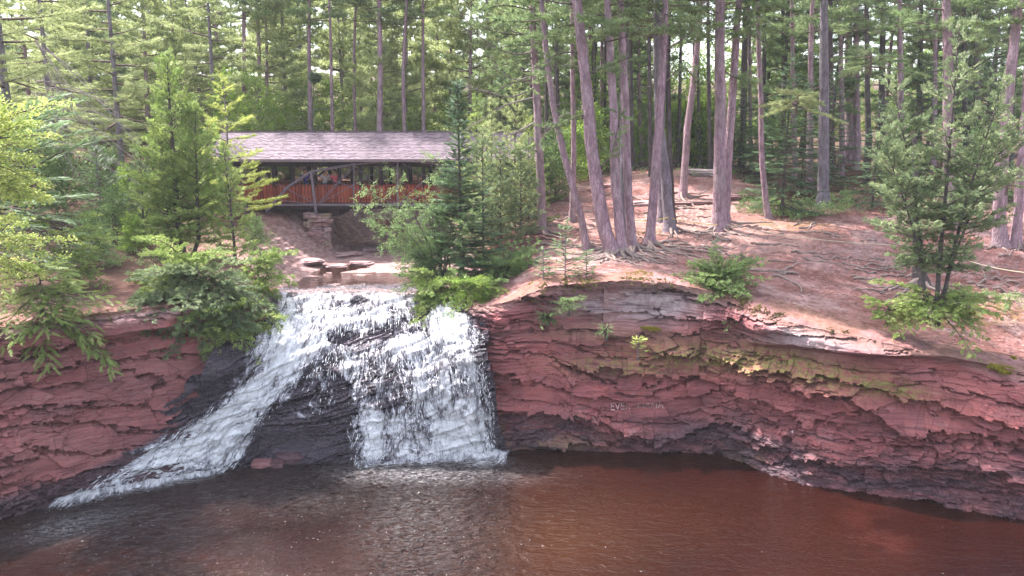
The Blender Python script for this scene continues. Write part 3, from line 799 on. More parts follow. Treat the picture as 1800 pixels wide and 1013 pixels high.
    p0 = V[si, ti]; nrm = Nn[si, ti]
    L = r.integers(1, 8, N)
    t2 = np.clip(ti + L, 0, nt - 1); s2 = np.clip(si + r.integers(-1, 2, N), 0, ns - 1)
    p2 = V[s2, t2]
    off0 = (h[si, ti] + r.uniform(.0, .07, N))[:, None]; off2 = (h[s2, t2] + r.uniform(-.02, .05, N))[:, None]
    a0 = p0 + nrm * off0; a2 = p2 + nrm * off2
    am = (a0 + a2) / 2 + nrm * r.uniform(.0, .14, N)[:, None]
    dirv = a2 - a0; dirv /= np.linalg.norm(dirv, axis=1, keepdims=True) + 1e-6
    sd = np.cross(dirv, nrm); sd /= np.linalg.norm(sd, axis=1, keepdims=True) + 1e-6
    wd = r.uniform(.004, .014, N)[:, None]
    v = np.stack([a0, am - sd * wd, am + sd * wd, a2, am + nrm * wd], 1).reshape(-1, 3)
    b = np.arange(N)[:, None] * 5
    f3 = np.concatenate([b + [0, 1, 4], b + [0, 4, 2], b + [3, 4, 1], b + [3, 2, 4]]).reshape(-1, 3)
    tag(link('water_strands', new_mesh('water_strands', v, f3, dict(tint=np.zeros(len(v))), True, [M['drop']])), kind='stuff',
        label='white threads and drops of water thrown off the falls')
    # spray drops at the foot
    pts = []
    Nd = 2600
    cx = np.where(r.random(Nd) < .7, r.uniform(620, 880, Nd), r.uniform(120, 400, Nd))
    cy = np.where(cx > 600, np.interp(cx, [620, 760, 880], [806, 800, 806]) + r.normal(0, 8, Nd), np.interp(cx, [120, 400], [872, 812]) + r.normal(0, 10, Nd))
    q = at_z(cx, cy, 0.0)
    q[:, 2] = np.abs(r.normal(0, .16, Nd)) + .01
    flat = r.random(Nd) < 0
    sz = r.uniform(.006, .02, Nd)[:, None, None]
    tet = np.array([[1, 0, -.7], [-1, 0, -.7], [0, 1, .7], [0, -1, .7]])[None] * sz
    v = (q[:, None] + tet).reshape(-1, 3)
    b = np.arange(Nd)[:, None] * 4
    f3 = np.concatenate([b + [0, 1, 2], b + [0, 3, 1], b + [0, 2, 3], b + [1, 3, 2]]).reshape(-1, 3)
    tag(link('spray', new_mesh('spray', v, f3, dict(tint=np.zeros(len(v))), False, [M['drop']])), kind='stuff', label='fine spray jumping at the foot of the falls')
build_falls()

# ================================================================== pool
def build_pool():
    xs = np.concatenate([np.linspace(-60, -22, 20)[:-1], np.arange(-22, 24, .2), np.linspace(24, 60, 24)])
    ys = np.concatenate([np.linspace(-60, 18, 30)[:-1], np.arange(18, 37, .14)])
    X, Y = np.meshgrid(xs, ys, indexing='ij')
    px, py = to_px(np.stack([X, Y, 0 * X], -1))
    foot = np.interp(px, [130, 400, 560, 680, 780, 870], [872, 822, 816, 812, 806, 800])
    d = py - foot
    foam = .95 * sstep(-14, 0, d) * sstep(20, 2, d) * sstep(600, 660, px) * sstep(885, 860, px)
    foam = np.maximum(foam, .85 * blob(px, py, 845, 815, 36, 8, -4))
    foam = np.maximum(foam, .9 * sstep(-10, 2, d) * sstep(20, 2, d) * sstep(100, 160, px) * sstep(420, 330, px))
    foam = np.maximum(foam, .95 * blob(px, py, 165, 868, 60, 10, -14)); foam = np.maximum(foam, .5 * blob(px, py, 60, 885, 60, 8, -14))
    foam = np.maximum(foam, .45 * blob(px, py, 730, 835, 140, 18)); foam = np.maximum(foam, .12 * blob(px, py, 735, 915, 100, 120)); foam = np.maximum(foam, .08 * blob(px, py, 540, 870, 160, 40)); foam = np.maximum(foam, .28 * blob(px, py, 120, 925, 90, 20, -15))  # wide faint terms paint the falls' pale sheen into the water colour
    rip = .10 + .95 * sstep(930, 820, px) * sstep(1080, 830, py) * sstep(330, 560, px) + .35 * sstep(500, 200, px)
    rip = np.maximum(rip, .9 * blob(px, py, 740, 940, 150, 130)); rip = np.clip(rip, .1, 1)
    shoal = np.clip(blob(px, py, 1530, 920, 60, 34, 30) * .9 + blob(px, py, 1560, 960, 40, 26) * .6, 0, 1) * sstep(.35, .55, fbm(X * .9, Y * .9, 3, 3))
    tea = np.clip(blob(px, py, 960, 950, 200, 80) + blob(px, py, 700, 950, 160, 90) * .5 + blob(px, py, 10, 925, 60, 14) * .7, 0, 1)
    nz = fbm(X * 1.5 + .8 * fbm(X * .5, Y * .5, 2, 2), Y * 2.9, 3, 22); Z = .02 * rip * (fbm(X * .8, Y * 1.4, 2, 21) - .5) * 2 + .085 * rip ** 2 * (1 - np.abs(2 * nz - 1) * 2.2)
    me = new_mesh('pool_water', np.stack([X, Y, Z], -1).reshape(-1, 3), grid_faces(len(xs), len(ys)), dict(foam=foam, ripple=rip, shoal=shoal, tea=tea), True, [M['pool']])
    tag(link('pool_water', me), kind='structure')
    r = np.random.default_rng(17); N = 0
    cx = np.concatenate([r.normal(430, 240, 260), r.normal(760, 160, 120), r.uniform(880, 1700, 14), r.normal(110, 70, 60)])
    cy = np.concatenate([r.uniform(880, 1040, 260), r.uniform(830, 960, 120), r.uniform(820, 1010, 14), r.normal(930, 25, 60)])
    ok = cy > np.interp(cx, [0, 130, 400, 860], [905, 885, 830, 812]) + 4
    cx, cy = cx[ok], cy[ok]; N = len(cx)
    q = at_z(cx, cy, .04)
    sz = np.abs(r.normal(0, .0035, N)) + .004
    a = np.arange(5) * 2 * pi / 5
    ring = np.stack([np.cos(a) * 1.5, np.sin(a), 0 * a], -1)
    v = q[:, None] + ring[None] * sz[:, None, None]
    v = np.concatenate([v, (q + np.array([0, 0, 1]) * sz[:, None] * .8)[:, None]], 1).reshape(-1, 3)
    b = np.arange(N)[:, None] * 6
    f3 = np.concatenate([b + [k, (k + 1) % 5, 5] for k in range(5)]).reshape(-1, 3)
    tag(link('foam_flecks', new_mesh('foam_flecks', v, f3, dict(tint=np.zeros(len(v))), False, [M['drop']])), kind='stuff', label='scattered flecks of foam drifting on the brown pool')
    # film of water over the bedrock above the lip
    xs = np.arange(-12.2, -2.2, .2); ys = np.arange(37.6, 47, .2)
    X, Y = np.meshgrid(xs, ys, indexing='ij')
    me = new_mesh('river_water', np.stack([X, Y, 5.78 + .012 * np.clip(Y - 38, 0, 9)], -1).reshape(-1, 3), grid_faces(len(xs), len(ys)), dict(foam=0 * X, ripple=.35 + 0 * X, shoal=.1 + 0 * X, tea=.5 + 0 * X), True, [M['pool']])
    tag(link('river_water', me), kind='structure')
build_pool()

# ================================================================== covered bridge
M['plank'] = mat_simple('red_stained_planks', (.2, .035, .022), (.42, .1, .055), 5, .75, .4, .2, 0, (3, 3, .5))
M['timber'] = mat_simple('dark_timber', (.02, .013, .014), (.05, .033, .035), 6, .85, .4, .2, 0, (1, 3, 3))
M['iron'] = mat_simple('painted_iron', (.13, .1, .13), (.24, .19, .23), 5, .55, .1, .4, .2)
M['shingle'] = None
def mat_shingle():
    t = NT('brown_shingles'); g = t.geo()
    ti = t.attr('tint'); n = t.noise(g, .55, 4, .6); n2 = t.noise(g, 14, 4)
    c = t.ramp(ti, [(0, (.095, .065, .085)), (.5, (.14, .1, .125)), (1, (.19, .14, .17))])
    c = t.mix(t.math('MULTIPLY', t.fac(n, .5, .72), .6), c, (.1, .07, .085))
    c = t.mix(t.math('MULTIPLY', t.fac(n2, .5, .8), .3), c, (.36, .29, .29))
    return t.done(t.bsdf(c, .7, t.bump(n2, .4, .01), .35))
M['shingle'] = mat_shingle()
M['concrete'] = mat_simple('stained_concrete', (.12, .1, .12), (.24, .2, .22), 4, .9, .3)
M['gable'] = mat_simple('rusty_red_boards', (.3, .1, .05), (.45, .18, .1), 4, .8, .3)

def build_bridge():
    B = thing('covered_bridge', 'roofed timber footbridge with dark shingles and red board railings over the river', 'bridge', (-8, 52, 9.3))
    ox, oy, oz = -8, 52, 9.3
    P = lambda x, y, z: (x - ox, y - oy, z - oz)
    Yn, Yf = 50.0, 54.0
    X0, X1 = -18.6, 1.55
    zr, ze = 13.62, 11.98              # ridge, eave
    zd = 9.3                          # deck
    yr = 52.0; ey = 49.1; fy = 54.9
    # roof slabs (under the shingles), near and far slope
    roof = thing('roof', None, None, (0, 0, 0)); roof.parent = B
    for s, y0 in ((-1, ey), (1, fy)):
        mb = MB()
        a = np.array([[X0, y0, ze], [X1, y0, ze], [X1, yr, zr], [X0, yr, zr]]); b = a - [0, 0, .09]
        v = np.vstack([a, b]) - [ox, oy, oz]
        mb.add(v, [[0, 1, 2, 3], [7, 6, 5, 4], [0, 4, 5, 1], [1, 5, 6, 2], [2, 6, 7, 3], [3, 7, 4, 0]] if s < 0 else [[3, 2, 1, 0], [4, 5, 6, 7], [1, 5, 4, 0], [2, 6, 5, 1], [3, 7, 6, 2], [0, 4, 7, 3]])
        mb.build('roof_deck', M['timber'], roof)
        # shingles: courses stepped up the slope, uneven butts
        mb = MB(); n = 19
        sl = np.array([0, yr - y0, zr - ze]); Ls = np.linalg.norm(sl); sl = sl / Ls
        nr = np.array([0, -sl[2], sl[1]]) if s < 0 else np.array([0, sl[2], -sl[1]])
        if nr[2] < 0: nr = -nr
        V = []; F = []; T = []
        for c in range(n):
            x = X0 - .05 + R.uniform(0, .1)
            while x < X1 + .05:
                w = R.uniform(.16, .3)
                lo = Ls * c / n - .04 + R.uniform(-.012, .012); hi = Ls * (c + 1) / n + .1
                th = .04 + R.uniform(-.008, .01)
                p = [np.array([x + .004, y0, ze]) + sl * lo + nr * .006, np.array([x + w - .004, y0, ze]) + sl * lo + nr * .006,
                     np.array([x + w - .004, y0, ze]) + sl * min(hi, Ls) + nr * .008, np.array([x + .004, y0, ze]) + sl * min(hi, Ls) + nr * .008]
                q = [p[0] + nr * th, p[1] + nr * th, p[2] + nr * .004, p[3] + nr * .004]
                k = len(V); V += p + q
                F += [[k + 4, k + 5, k + 6, k + 7], [k, k + 1, k + 5, k + 4], [k, k + 4, k + 7, k + 3], [k + 1, k + 2, k + 6, k + 5]]
                T += [R.random()] * 8
                x += w
        mb.v = [np.array(V) - [ox, oy, oz]]; mb.f4 = [np.array(F)]; mb.t = [np.array(T)]; mb.n = len(V)
        tag(mb.build('shingles', M['shingle'], roof), kind='stuff')
        mb = MB(); mb.box(P((X0 + X1) / 2, y0 + s * .035, ze - .06), (X1 - X0 + .1, .05, .17)); mb.build('fascia', mat_fascia, roof)
    mb = MB(); mb.box(P((X0 + X1) / 2, yr, zr + .05), (X1 - X0 + .1, .24, .05)); mb.build('ridge_cap', M['shingle'], roof)
    # gable boards at the ends
    for xe in (X0 + .4, X1 - .35):
        g = thing('gable', None, None); g.parent = B
        k = 0; yy = Yn - .2
        while yy < Yf + .2:
            top = zr - .12 - abs(yy + .12 - yr) * (zr - ze) / (yr - ey)
            mb = MB(); mb.box(P(xe, yy + .12, (top + 11.45) / 2), (.05, .225, top - 11.45), tint=R.random()); mb.build('gable_board', M['gable'], g)
            yy += .24
    # rafters and tie beams
    for i, x in enumerate(np.arange(X0 + .3, X1, 1.15)):
        for y0 in (ey + .1, fy - .1):
            mb = MB(); mb.beam(P(x, y0, ze - .17), P(x, yr, zr - .17), .08, .13); mb.build('rafter', M['timber'], B)
    for x in np.arange(X0 + .9, X1, 2.3):
        mb = MB(); mb.beam(P(x, Yn, 11.62), P(x, Yf, 11.62), .15, .2); mb.build('tie_beam', M['timber'], B)
    for y in (Yn, Yf):
        mb = MB(); mb.box(P((X0 + X1) / 2, y, 11.66), (X1 - X0 - .5, .2, .3)); mb.build('wall_plate', M['timber'], B)
        mb = MB(); mb.box(P((X0 + X1) / 2, y, zd - .24), (X1 - X0, .22, .34)); mb.build('girder', M['timber'], B)
        mb = MB(); mb.box(P((X0 + X1) / 2, y, zd + 1.06), (X1 - X0 - .5, .16, .07)); mb.build('handrail', M['plank'], B)
        for px in np.array([452, 482, 516, 555, 597, 634, 670, 708, 745, 782, 818, 855, 892]) + 0:
            x = float(at(px, 320, y)[0]) if y == Yn else float(at(px, 320, Yn)[0])
            mb = MB(); mb.box(P(x, y + (.02 if y == Yn else -.02), (zd + 11.52) / 2 - .03), (.2, .2, 11.52 - zd)); mb.build('post', M['timber'], B)
        # railing planks: round topped boards, one by one
        pm = []
        for q in range(5):
            w = .16; h = R.uniform(.98, 1.04)
            prof = [(-w / 2, 0), (w / 2, 0), (w / 2, h - .06), (w * .25, h), (-w * .25, h), (-w / 2, h - .06)]
            v = [(a, -.02, b) for a, b in prof] + [(a, .02, b) for a, b in prof]
            f4 = [[i, (i + 1) % 6, (i + 1) % 6 + 6, i + 6] for i in range(6)]
            mb = MB(); mb.add(v, f4); mb.add(v, [[0, 5, 1], [1, 5, 2], [2, 5, 4], [2, 4, 3], [6, 7, 11], [7, 8, 11], [8, 10, 11], [8, 9, 10]])
            mb.t = [np.full(12, q / 4.), np.full(12, q / 4.)]
            pm.append(mb.mesh('plank', M['plank']))
        x = X0 + .6
        while x < X1 - .4:
            o = link('plank', R.choice(pm), B, P(x, y + (-.13 if y == Yn else .13), zd + .0))
            x += .2
    # floor boards
    fb = MB(); fb.box((0, 0, 0), (.235, Yf - Yn + .3, .05)); fm = fb.mesh('floor_board', M['timber'])
    x = X0 + .2
    while x < X1: link('floor_board', fm, B, P(x, yr, zd + .16)); x += .25
    # iron bowstring truss outside each parapet
    for y, s in ((Yn - .5, -1), (Yf + .5, 1)):
        T = thing('iron_truss', None, None); T.parent = B
        Q = lambda px, py: P(*at(px, py, Yn - .5)) if s < 0 else P(at(px, py, Yn - .5)[0], y, at(px, py, Yn - .5)[2])
        arch = [Q(*p) for p in ((468, 372), (505, 330), (547, 302), (622, 289), (700, 281), (775, 289), (850, 302), (893, 330), (925, 372))]
        mb = MB(); mb.tube(arch if False else np.array(arch), .085, 6); mb.build('arch_chord', M['iron'], T)
        mb = MB(); mb.beam(Q(468, 360), Q(925, 360), .1, .13); mb.build('bottom_chord', M['iron'], T)
        for a, b, w in (((547, 300), (556, 374), .2), ((622, 289), (622, 361), .07), ((699, 281), (699, 366), .14), ((775, 289), (775, 361), .07), ((850, 300), (842, 374), .2)):
            mb = MB(); mb.beam(Q(*a), Q(*b), w, w * .7); mb.build('strut', M['iron'], T)
        mb = MB(); mb.box(Q(622, 289), (.28, .2, .2)); mb.build('joint_block', M['iron'], T)
        for a, b in (((556, 361), (622, 290)), ((560, 361), (625, 291)), ((556, 361), (699, 283)), ((547, 303), (699, 360)), ((622, 290), (699, 360)), ((490, 325), (553, 358)), ((480, 350), (553, 360)),
                     ((699, 283), (842, 361)), ((699, 360), (775, 290)), ((850, 303), (699, 360)), ((842, 361), (775, 290)), ((905, 325), (845, 358))):
            mb = MB(); mb.tube([Q(*a), Q(*b)], .022, 5); mb.build('tie_rod', M['iron'], T)
    # piers
    mb = MB(); mb.box(P(at(580, 370, 51.8)[0], 51.8, 8.7), (1.9, 3.4, .55), taper=(.96, .96)); mb.build('pier_cap', M['timber'], B)
    mb = MB(); mb.box(P(-17.6, 52, 8.0), (2.4, 4.8, 2.1)); mb.build('abutment', M['concrete'], B)
    mb = MB(); mb.box(P(.6, 52, 8.0), (2.4, 4.8, 2.1)); mb.build('abutment', M['concrete'], B)
    return B
mat_fascia = mat_simple('fascia_board', (.17, .12, .13), (.27, .2, .2), 5, .7, .2)
build_bridge()

# the rough masonry pier and fallen slabs beneath the bridge
def rock_mesh(name, size, seed, mat=None, layers=.22, sub=14, attrs=None):
    """a blocky bedded boulder: rounded box with ledges"""
    n = sub; r = np.random.default_rng(seed)
    th = np.linspace(0, 2 * pi, n * 2, endpoint=False); zz = np.linspace(0, 1, n)
    TH, ZZ = np.meshgrid(th, zz, indexing='ij')
    rr = 1 / np.maximum(np.abs(np.cos(TH)), np.abs(np.sin(TH))) ** .75
    rr = rr * (1 - .5 * np.clip(ZZ - .8, 0, 1) ** 1.0)
    v = voro(TH * 1.6 + seed, ZZ * 4, seed)[0]
    rr = rr * (.82 + .3 * v[0]) + .12 * (np.floor(ZZ / layers + v[1]) % 2)
    Zt = ZZ + .04 * v[2]
    V = np.stack([np.cos(TH) * rr * size[0] / 2, np.sin(TH) * rr * size[1] / 2, Zt * size[2]], -1)
    i = np.arange(2 * n)[:, None] * n + np.arange(n - 1)[None]; j = ((np.arange(2 * n) + 1) % (2 * n))[:, None] * n + np.arange(n - 1)[None]
    f = np.stack([i, j, j + 1, i + 1], -1).reshape(-1, 4)
    V = np.vstack([V.reshape(-1, 3), [[0, 0, size[2] * .98]]]); c = len(V) - 1
    k = np.arange(2 * n); f3 = np.stack([k * n + n - 1, ((k + 1) % (2 * n)) * n + n - 1, np.full(2 * n, c)], -1)
    one = np.ones(len(V))
    at_ = dict(wet=0 * one, lichen=0 * one, pale=.2 * one, face=0 * one, dirt=0 * one, shade=.5 * one)
    if attrs: at_.update({k: q * one for k, q in attrs.items()})
    return new_mesh(name, V, [f, f3], at_, False, [mat or M['cliff']])
def rocks():
    p = at(572, 448, 51.5)
    root = tag(link('masonry_pier', rock_mesh('masonry_pier', (.9, 1.2, 1.4), 3, attrs=dict(pale=.5)), None, (p[0], 50.3, 6.0)),
               'rough pier of stacked pale rubble stones holding up the covered bridge', 'pier')
    k = 0
    for lev in range(9):
        for i in range(3):
            m = rock_mesh('stone', (R.uniform(.45, .7), R.uniform(.5, .8), R.uniform(.26, .36)), 50 + k, sub=5, attrs=dict(pale=R.uniform(.5, 1), lichen=R.choice((0, 0, .5)), shade=R.random()))
            o = link('stone', m, root, ((i - 1) * .5 + R.uniform(-.08, .08) + .08 * (lev % 2), -.35 + R.uniform(-.12, .12), .04 + lev * .285))
            o.rotation_euler = (R.uniform(-.08, .08), R.uniform(-.08, .08), R.uniform(0, 6)); k += 1
    data = [(612, 452, 1.6, .9, .35, 'flat pinkish slab lying in the river bed below the bridge pier', 0),
            (655, 440, 1.9, 1.2, .3, 'broad pale slab in the river bed right of the bridge pier', 0),
            (690, 420, 1.4, 1.0, .5, 'pale broken block on the far river bank under the bridge', 0),
            (672, 402, 1.1, .9, .7, 'deep red angular block on the bank beneath the railing', 1),
            (700, 396, 1.2, .9, .6, 'red boulder half hidden by the alder leaves under the bridge', 1),
            (635, 466, 1.3, .8, .22, 'thin shelf of rock beside the shallow water above the falls', 0),
            (725, 444, 1.8, 1.0, .28, 'whitish flat rock ledge left of the fir foot', 0),
            (590, 470, 1.2, .8, .2, 'low pink rock shelf at the inner bend of the stream', 0),
            (540, 462, 1.7, 1.2, .25, 'smooth low rock on the left river bank above the falls', 0)]
    for i, (px, py, sx, sy, sz, lab, red) in enumerate(data):
        q = hit(px, py, 38, 60)
        o = link('river_rock', rock_mesh('river_rock', (sx, sy, sz), 200 + i, sub=10, attrs=dict(pale=.0 if red else .7, face=red)), None, (q[0], q[1], q[2] - .08))
        o.rotation_euler = (0, 0, R.uniform(0, 3)); tag(o, lab, 'rock')
    for px, py, z, s, lab, a in ((460, 818, .05, (.8, .5, .3), 'reddish wet stone at the waterline below the bare middle of the falls', dict(wet=.25, face=1)),
                           (488, 820, .0, (.55, .45, .35), 'grey wet boulder beside the red stone at the foot of the falls', dict(wet=.7)),
                           (418, 818, .0, (.5, .35, .16), 'small flat pale stone just breaking the water at the foot of the falls', dict(pale=1)),
                           (41, 872, .1, (.34, .26, .2), 'small pink stone lying on the dark wet ledge at far left', dict(face=1, pale=.3)),
                           (512, 808, .1, (1.0, .7, .45), 'rounded slate coloured boulder at the right end of the bare falls rock', dict(wet=.8))):
        q = at_z(px, py, z)
        o = link('wet_stone', rock_mesh('wet_stone', s, int(px), sub=8, attrs=a), None, (q[0], q[1], z - .1)); tag(o, lab, 'stone')
    for px, py, s, lab, a in ((930, 412, (1.3, 1.1, .5), 'dark rock sticking out beside the leaning pine at the top of the path', dict(wet=.5)),
                           (1240, 310, (2.6, 2.0, .9), 'big pale boulder on top of the mound at the forest edge', dict(pale=1)),
                           (1115, 362, (2.8, 1.2, .5), 'layered grey outcrop behind the cluster of pines', dict(pale=1, dirt=.3)),
                           (1300, 352, (2.6, 1.3, .7), 'dark shaded outcrop just right of the tall twin pines', dict(wet=.5)),  # dark wet tone here puts the outcrop's shade into its colour
                           (1220, 360, (3.0, 1.4, .45), 'brown bedded outcrop half way up the mound', dict(pale=.9, dirt=.5)),
                           (1065, 330, (1.6, 1.0, .4), 'small ledge of rock high on the path behind the pines', dict(pale=.4)),
                           (65, 470, (1.5, 1.2, 1.3), 'purple grey rock standing among the leaves at the left edge', dict(pale=.3))):
        q = hit(px, py)
        o = link('rock_outcrop', rock_mesh('rock_outcrop', s, int(px), sub=12, attrs=a), None, (q[0], q[1] + s[1] * .3, q[2] - s[2] * .55)); tag(o, lab, 'rock')
        o.rotation_euler = (R.uniform(-.06, .06), R.uniform(-.05, .05), R.uniform(-.4, .4))
rocks()

# ================================================================== people leaning on the bridge railing
def skin_obj(name, J, E, mat, parent, sub=1, root=0):
    """J: list of (pos, radius[, radius y]); one continuous surface grown over the joints"""
    me = bpy.data.meshes.new(name)
    me.from_pydata([j[0] for j in J], E, [])
    o = bpy.data.objects.new(name, me); COL.objects.link(o)
    md = o.modifiers.new('skin', 'SKIN'); md.use_smooth_shade = True
    for i, j in enumerate(J):
        me.skin_vertices[0].data[i].radius = (j[1], j[2] if len(j) > 2 else j[1])
        me.skin_vertices[0].data[i].use_root = (i == root)
    sb = o.modifiers.new('sub', 'SUBSURF'); sb.levels = sub; sb.render_levels = sub
    dg = bpy.context.evaluated_depsgraph_get(); ev = o.evaluated_get(dg)
    m2 = bpy.data.meshes.new_from_object(ev); m2.name = name
    o.modifiers.clear(); o.data = m2; m2.materials.clear(); m2.materials.append(mat)
    for p in m2.polygons: p.use_smooth = True
    o.parent = parent
    return o
def person(x, y, z, face, shirt, label, hair, scale=1.0, lean=.25, elbows=True, tilt=0, trousers=(.05, .06, .1)):
    root = thing('person', label, 'person', (x, y, z)); root.rotation_euler = (0, 0, face); root.scale = (scale,) * 3
    skin = mat_flat('skin', (.42, .22, .15)); sh = mat_flat('shirt', shirt); tr = mat_flat('trousers', trousers); hr = mat_flat('hair', hair)
    # facing -Y, leaning forwards onto the rail
    ly = -lean
    def L(zz): return ly * max(0, (zz - .95)) / .55
    hd = (tilt * .05, L(1.62) - .05, 1.62)
    J = [((0, 0, .95), .13, .1), ((0, L(1.2), 1.2), .13, .1), ((0, L(1.42), 1.40), .14, .09), ((0, L(1.5), 1.50), .055), (hd, .085, .1), ((hd[0], hd[1] + .01, 1.73), .07, .085),
         ((hd[0], hd[1] - .09, 1.60), .02), ((.19, L(1.4), 1.40), .06), ((.27, L(1.2) - .08, 1.16), .042), ((.16, -.42, 1.12), .03), ((.12, -.48, 1.12), .034, .02),
         ((-.19, L(1.4), 1.40), .06), ((-.27, L(1.2) - .08, 1.16), .042), ((-.16, -.42, 1.12), .03), ((-.12, -.48, 1.12), .034, .02),
         ((.1, 0, .88), .085), ((.11, -.02, .48), .06), ((.11, .03, .09), .04), ((.12, -.12, .04), .035), ((-.1, 0, .88), .085), ((-.11, -.02, .48), .06), ((-.11, .03, .09), .04), ((-.12, -.12, .04), .035)]
    E = [(0, 1), (1, 2), (2, 3), (3, 4), (4, 5), (4, 6), (2, 7), (7, 8), (8, 9), (9, 10), (2, 11), (11, 12), (12, 13), (13, 14), (0, 15), (15, 16), (16, 17), (17, 18), (0, 19), (19, 20), (20, 21), (21, 22)]
    skin_obj('body', J, E, skin, root)
    g = .018
    Js = [((0, -.0, .88), .16 + g, .12 + g), ((0, L(1.2), 1.2), .15 + g, .12 + g), ((0, L(1.42), 1.42), .16, .11), ((.2, L(1.4), 1.40), .075), ((.26, L(1.2) - .05, 1.2), .065), ((-.2, L(1.4), 1.40), .075), ((-.26, L(1.2) - .05, 1.2), .065)]
    skin_obj('shirt', Js, [(0, 1), (1, 2), (2, 3), (3, 4), (2, 5), (5, 6)], sh, root)
    Jt = [((0, 0, .92), .155, .125), ((.1, 0, .84), .105), ((.11, -.02, .48), .08), ((.11, .03, .1), .065), ((-.1, 0, .84), .105), ((-.11, -.02, .48), .08), ((-.11, .03, .1), .065)]
    skin_obj('trousers', Jt, [(0, 1), (1, 2), (2, 3), (0, 4), (4, 5), (5, 6)], tr, root)
    Jh = [((hd[0], hd[1] + .035, 1.60), .085, .09), ((hd[0], hd[1] + .02, 1.72), .088, .1), ((hd[0], hd[1] + .005, 1.79), .06, .07)]
    skin_obj('hair', Jh, [(0, 1), (1, 2)], hr, root)
    for sx in (-1, 1):
        mb = MB(); mb.box((hd[0] + sx * .032, hd[1] - .095, 1.655), (.022, .014, .014)); mb.build('eye', mat_flat('eye', (.03, .02, .02)), root)
    # fingers closing on the rail
    for sx in (-1, 1):
        for k in range(5):
            a = (sx * (.10 + .017 * k), -.50, 1.13); l = (.055, .065, .07, .06, .045)[k]
            mb = MB(); mb.tube([a, (a[0], a[1] - l * .6, 1.125), (a[0] + sx * .002, a[1] - l, 1.095)], [.01, .009, .007], 5); mb.build('finger', skin, root, True)
    return root
_mf = {}
def mat_flat(n, c):
    k = (n, c)
    if k not in _mf:
        t = NT(n); nz = t.noise(t.geo(), 18, 3)
        _mf[k] = t.done(t.bsdf(t.mix(t.math('MULTIPLY', nz, .3), c, tuple(q * .6 for q in c)), .8, t.bump(nz, .2, .01), .2))
    return _mf[k]
xb = lambda px: float(at(px, 320, 50.6)[0])
person(xb(538), 50.62, 9.5, 0.1, (.02, .035, .2), 'person in a royal blue shirt behind the iron post, leaning on the bridge railing', (.03, .02, .015), 1.06, .2)
p2 = person(xb(570), 50.66, 9.5, .5, (.62, .58, .62), 'person in a white shirt bending towards the person in pink on the bridge', (.1, .06, .04), 1.05, .3, tilt=1)
person(xb(591), 50.6, 9.5, -.15, (.75, .09, .16), 'person in a bright pink shirt leaning on the bridge railing', (.04, .025, .02), 1.06, .22)
# small white print on the pink shirt
mb = MB()
for i, (w, zz) in enumerate(((.16, 1.26), (.12, 1.22), (.14, 1.18))): mb.box((xb(590) + .02, 50.6 - .135 - .3 * .0 - (zz - .95) * .4 + .0, 9.29 + zz * .97), (w, .006, .018))

# ================================================================== vegetation
def unit(v): return v / (np.linalg.norm(v, axis=-1, keepdims=True) + 1e-9)
def tmpl_needles(n, L, w, spread, rs):
    """needle tuft round a twig along +Z"""
    v = []; f = []
    for k in range(n):
        a = rs.random() * 2 * pi; e = spread * (.35 + .65 * rs.random()); z0 = -L * .8 * rs.random()
        d = np.array([sin(e) * cos(a), sin(e) * sin(a), cos(e)]); s = unit(np.cross(d, rs.normal(size=3)))
        l = L * rs.uniform(.75, 1.1); b = np.array([0, 0, z0]); i = len(v)
        v += [b - s * w, b + s * w, b + d * l]; f.append([i, i + 1, i + 2])
    return np.array(v), np.array(f)
def tmpl_fir(n, L, w, nl, rs):
    """flat spray: side needles in two ranks along +Z, surface normal +Y"""
    v = []; f = []
    for k in range(n):
        z = L * k / n; l = nl * (1.15 - .75 * k / n) * rs.uniform(.85, 1.1)
        for s in (-1, 1):
            i = len(v); y = rs.uniform(-.1, .12) * l
            v += [[0, 0, z], [0, 0, z + w], [s * l * .85, y, z + l * .55]]; f.append([i, i + 1, i + 2])
    i = len(v); v += [[-w * .3, 0, -L * .1], [w * .3, 0, -L * .1], [0, 0, L * 1.08]]; f.append([i, i + 1, i + 2])
    return np.array(v), np.array(f)
def tmpl_cedar(L, rs):
    """fan of scaly branchlets"""
    v = []; f = []
    def rh(a, d, l, w):
        s = unit(np.cross(d, [0, 1, 0])); i = len(v); m = a + d * l * .55; up = np.array([0, rs.uniform(-.02, .03), 0])
        v.extend([a, m - s * w, a + d * l, m + s * w + up]); f.append([i, i + 1, i + 2]); f.append([i, i + 2, i + 3])
    n = 4
    for k in range(n):
        z = L * .12 + L * .7 * k / n
        for s in (-1, 1):
            ang = rs.uniform(.55, .95); d = unit(np.array([s * sin(ang), rs.uniform(-.25, .25), cos(ang)])); l = L * (.62 - .09 * k) * rs.uniform(.8, 1.1)
            rh(np.array([0, 0, z]), d, l, l * .17)
    rh(np.array([0, 0, L * .7]), np.array([0, 0, 1.0]), L * .42, L * .05)
    return np.array(v), np.array(f)
def tmpl_leaves(n, L, ll, lw, rs, spread=.12):
    v = []; f = []
    for k in range(n):
        b = np.array([rs.normal() * spread * .3, rs.normal() * spread * .3, L * k / n])
        d = unit(np.array([rs.normal() * .8, rs.normal() * .5, .5 + rs.random() * .6])); s = unit(np.cross(d, unit(np.array([rs.normal() * .5, 1, rs.normal() * .5])))); 
        nn = np.cross(s, d); b = b + d * ll * .35; i = len(v); l = ll * rs.uniform(.7, 1.15)
        v += [b, b + d * l * .5 - s * lw + nn * lw * .3, b + d * l, b + d * l * .5 + s * lw + nn * lw * .3]; f += [[i, i + 1, i + 2], [i, i + 2, i + 3]]
    return np.array(v), np.array(f)
_rs = np.random.default_rng(3)
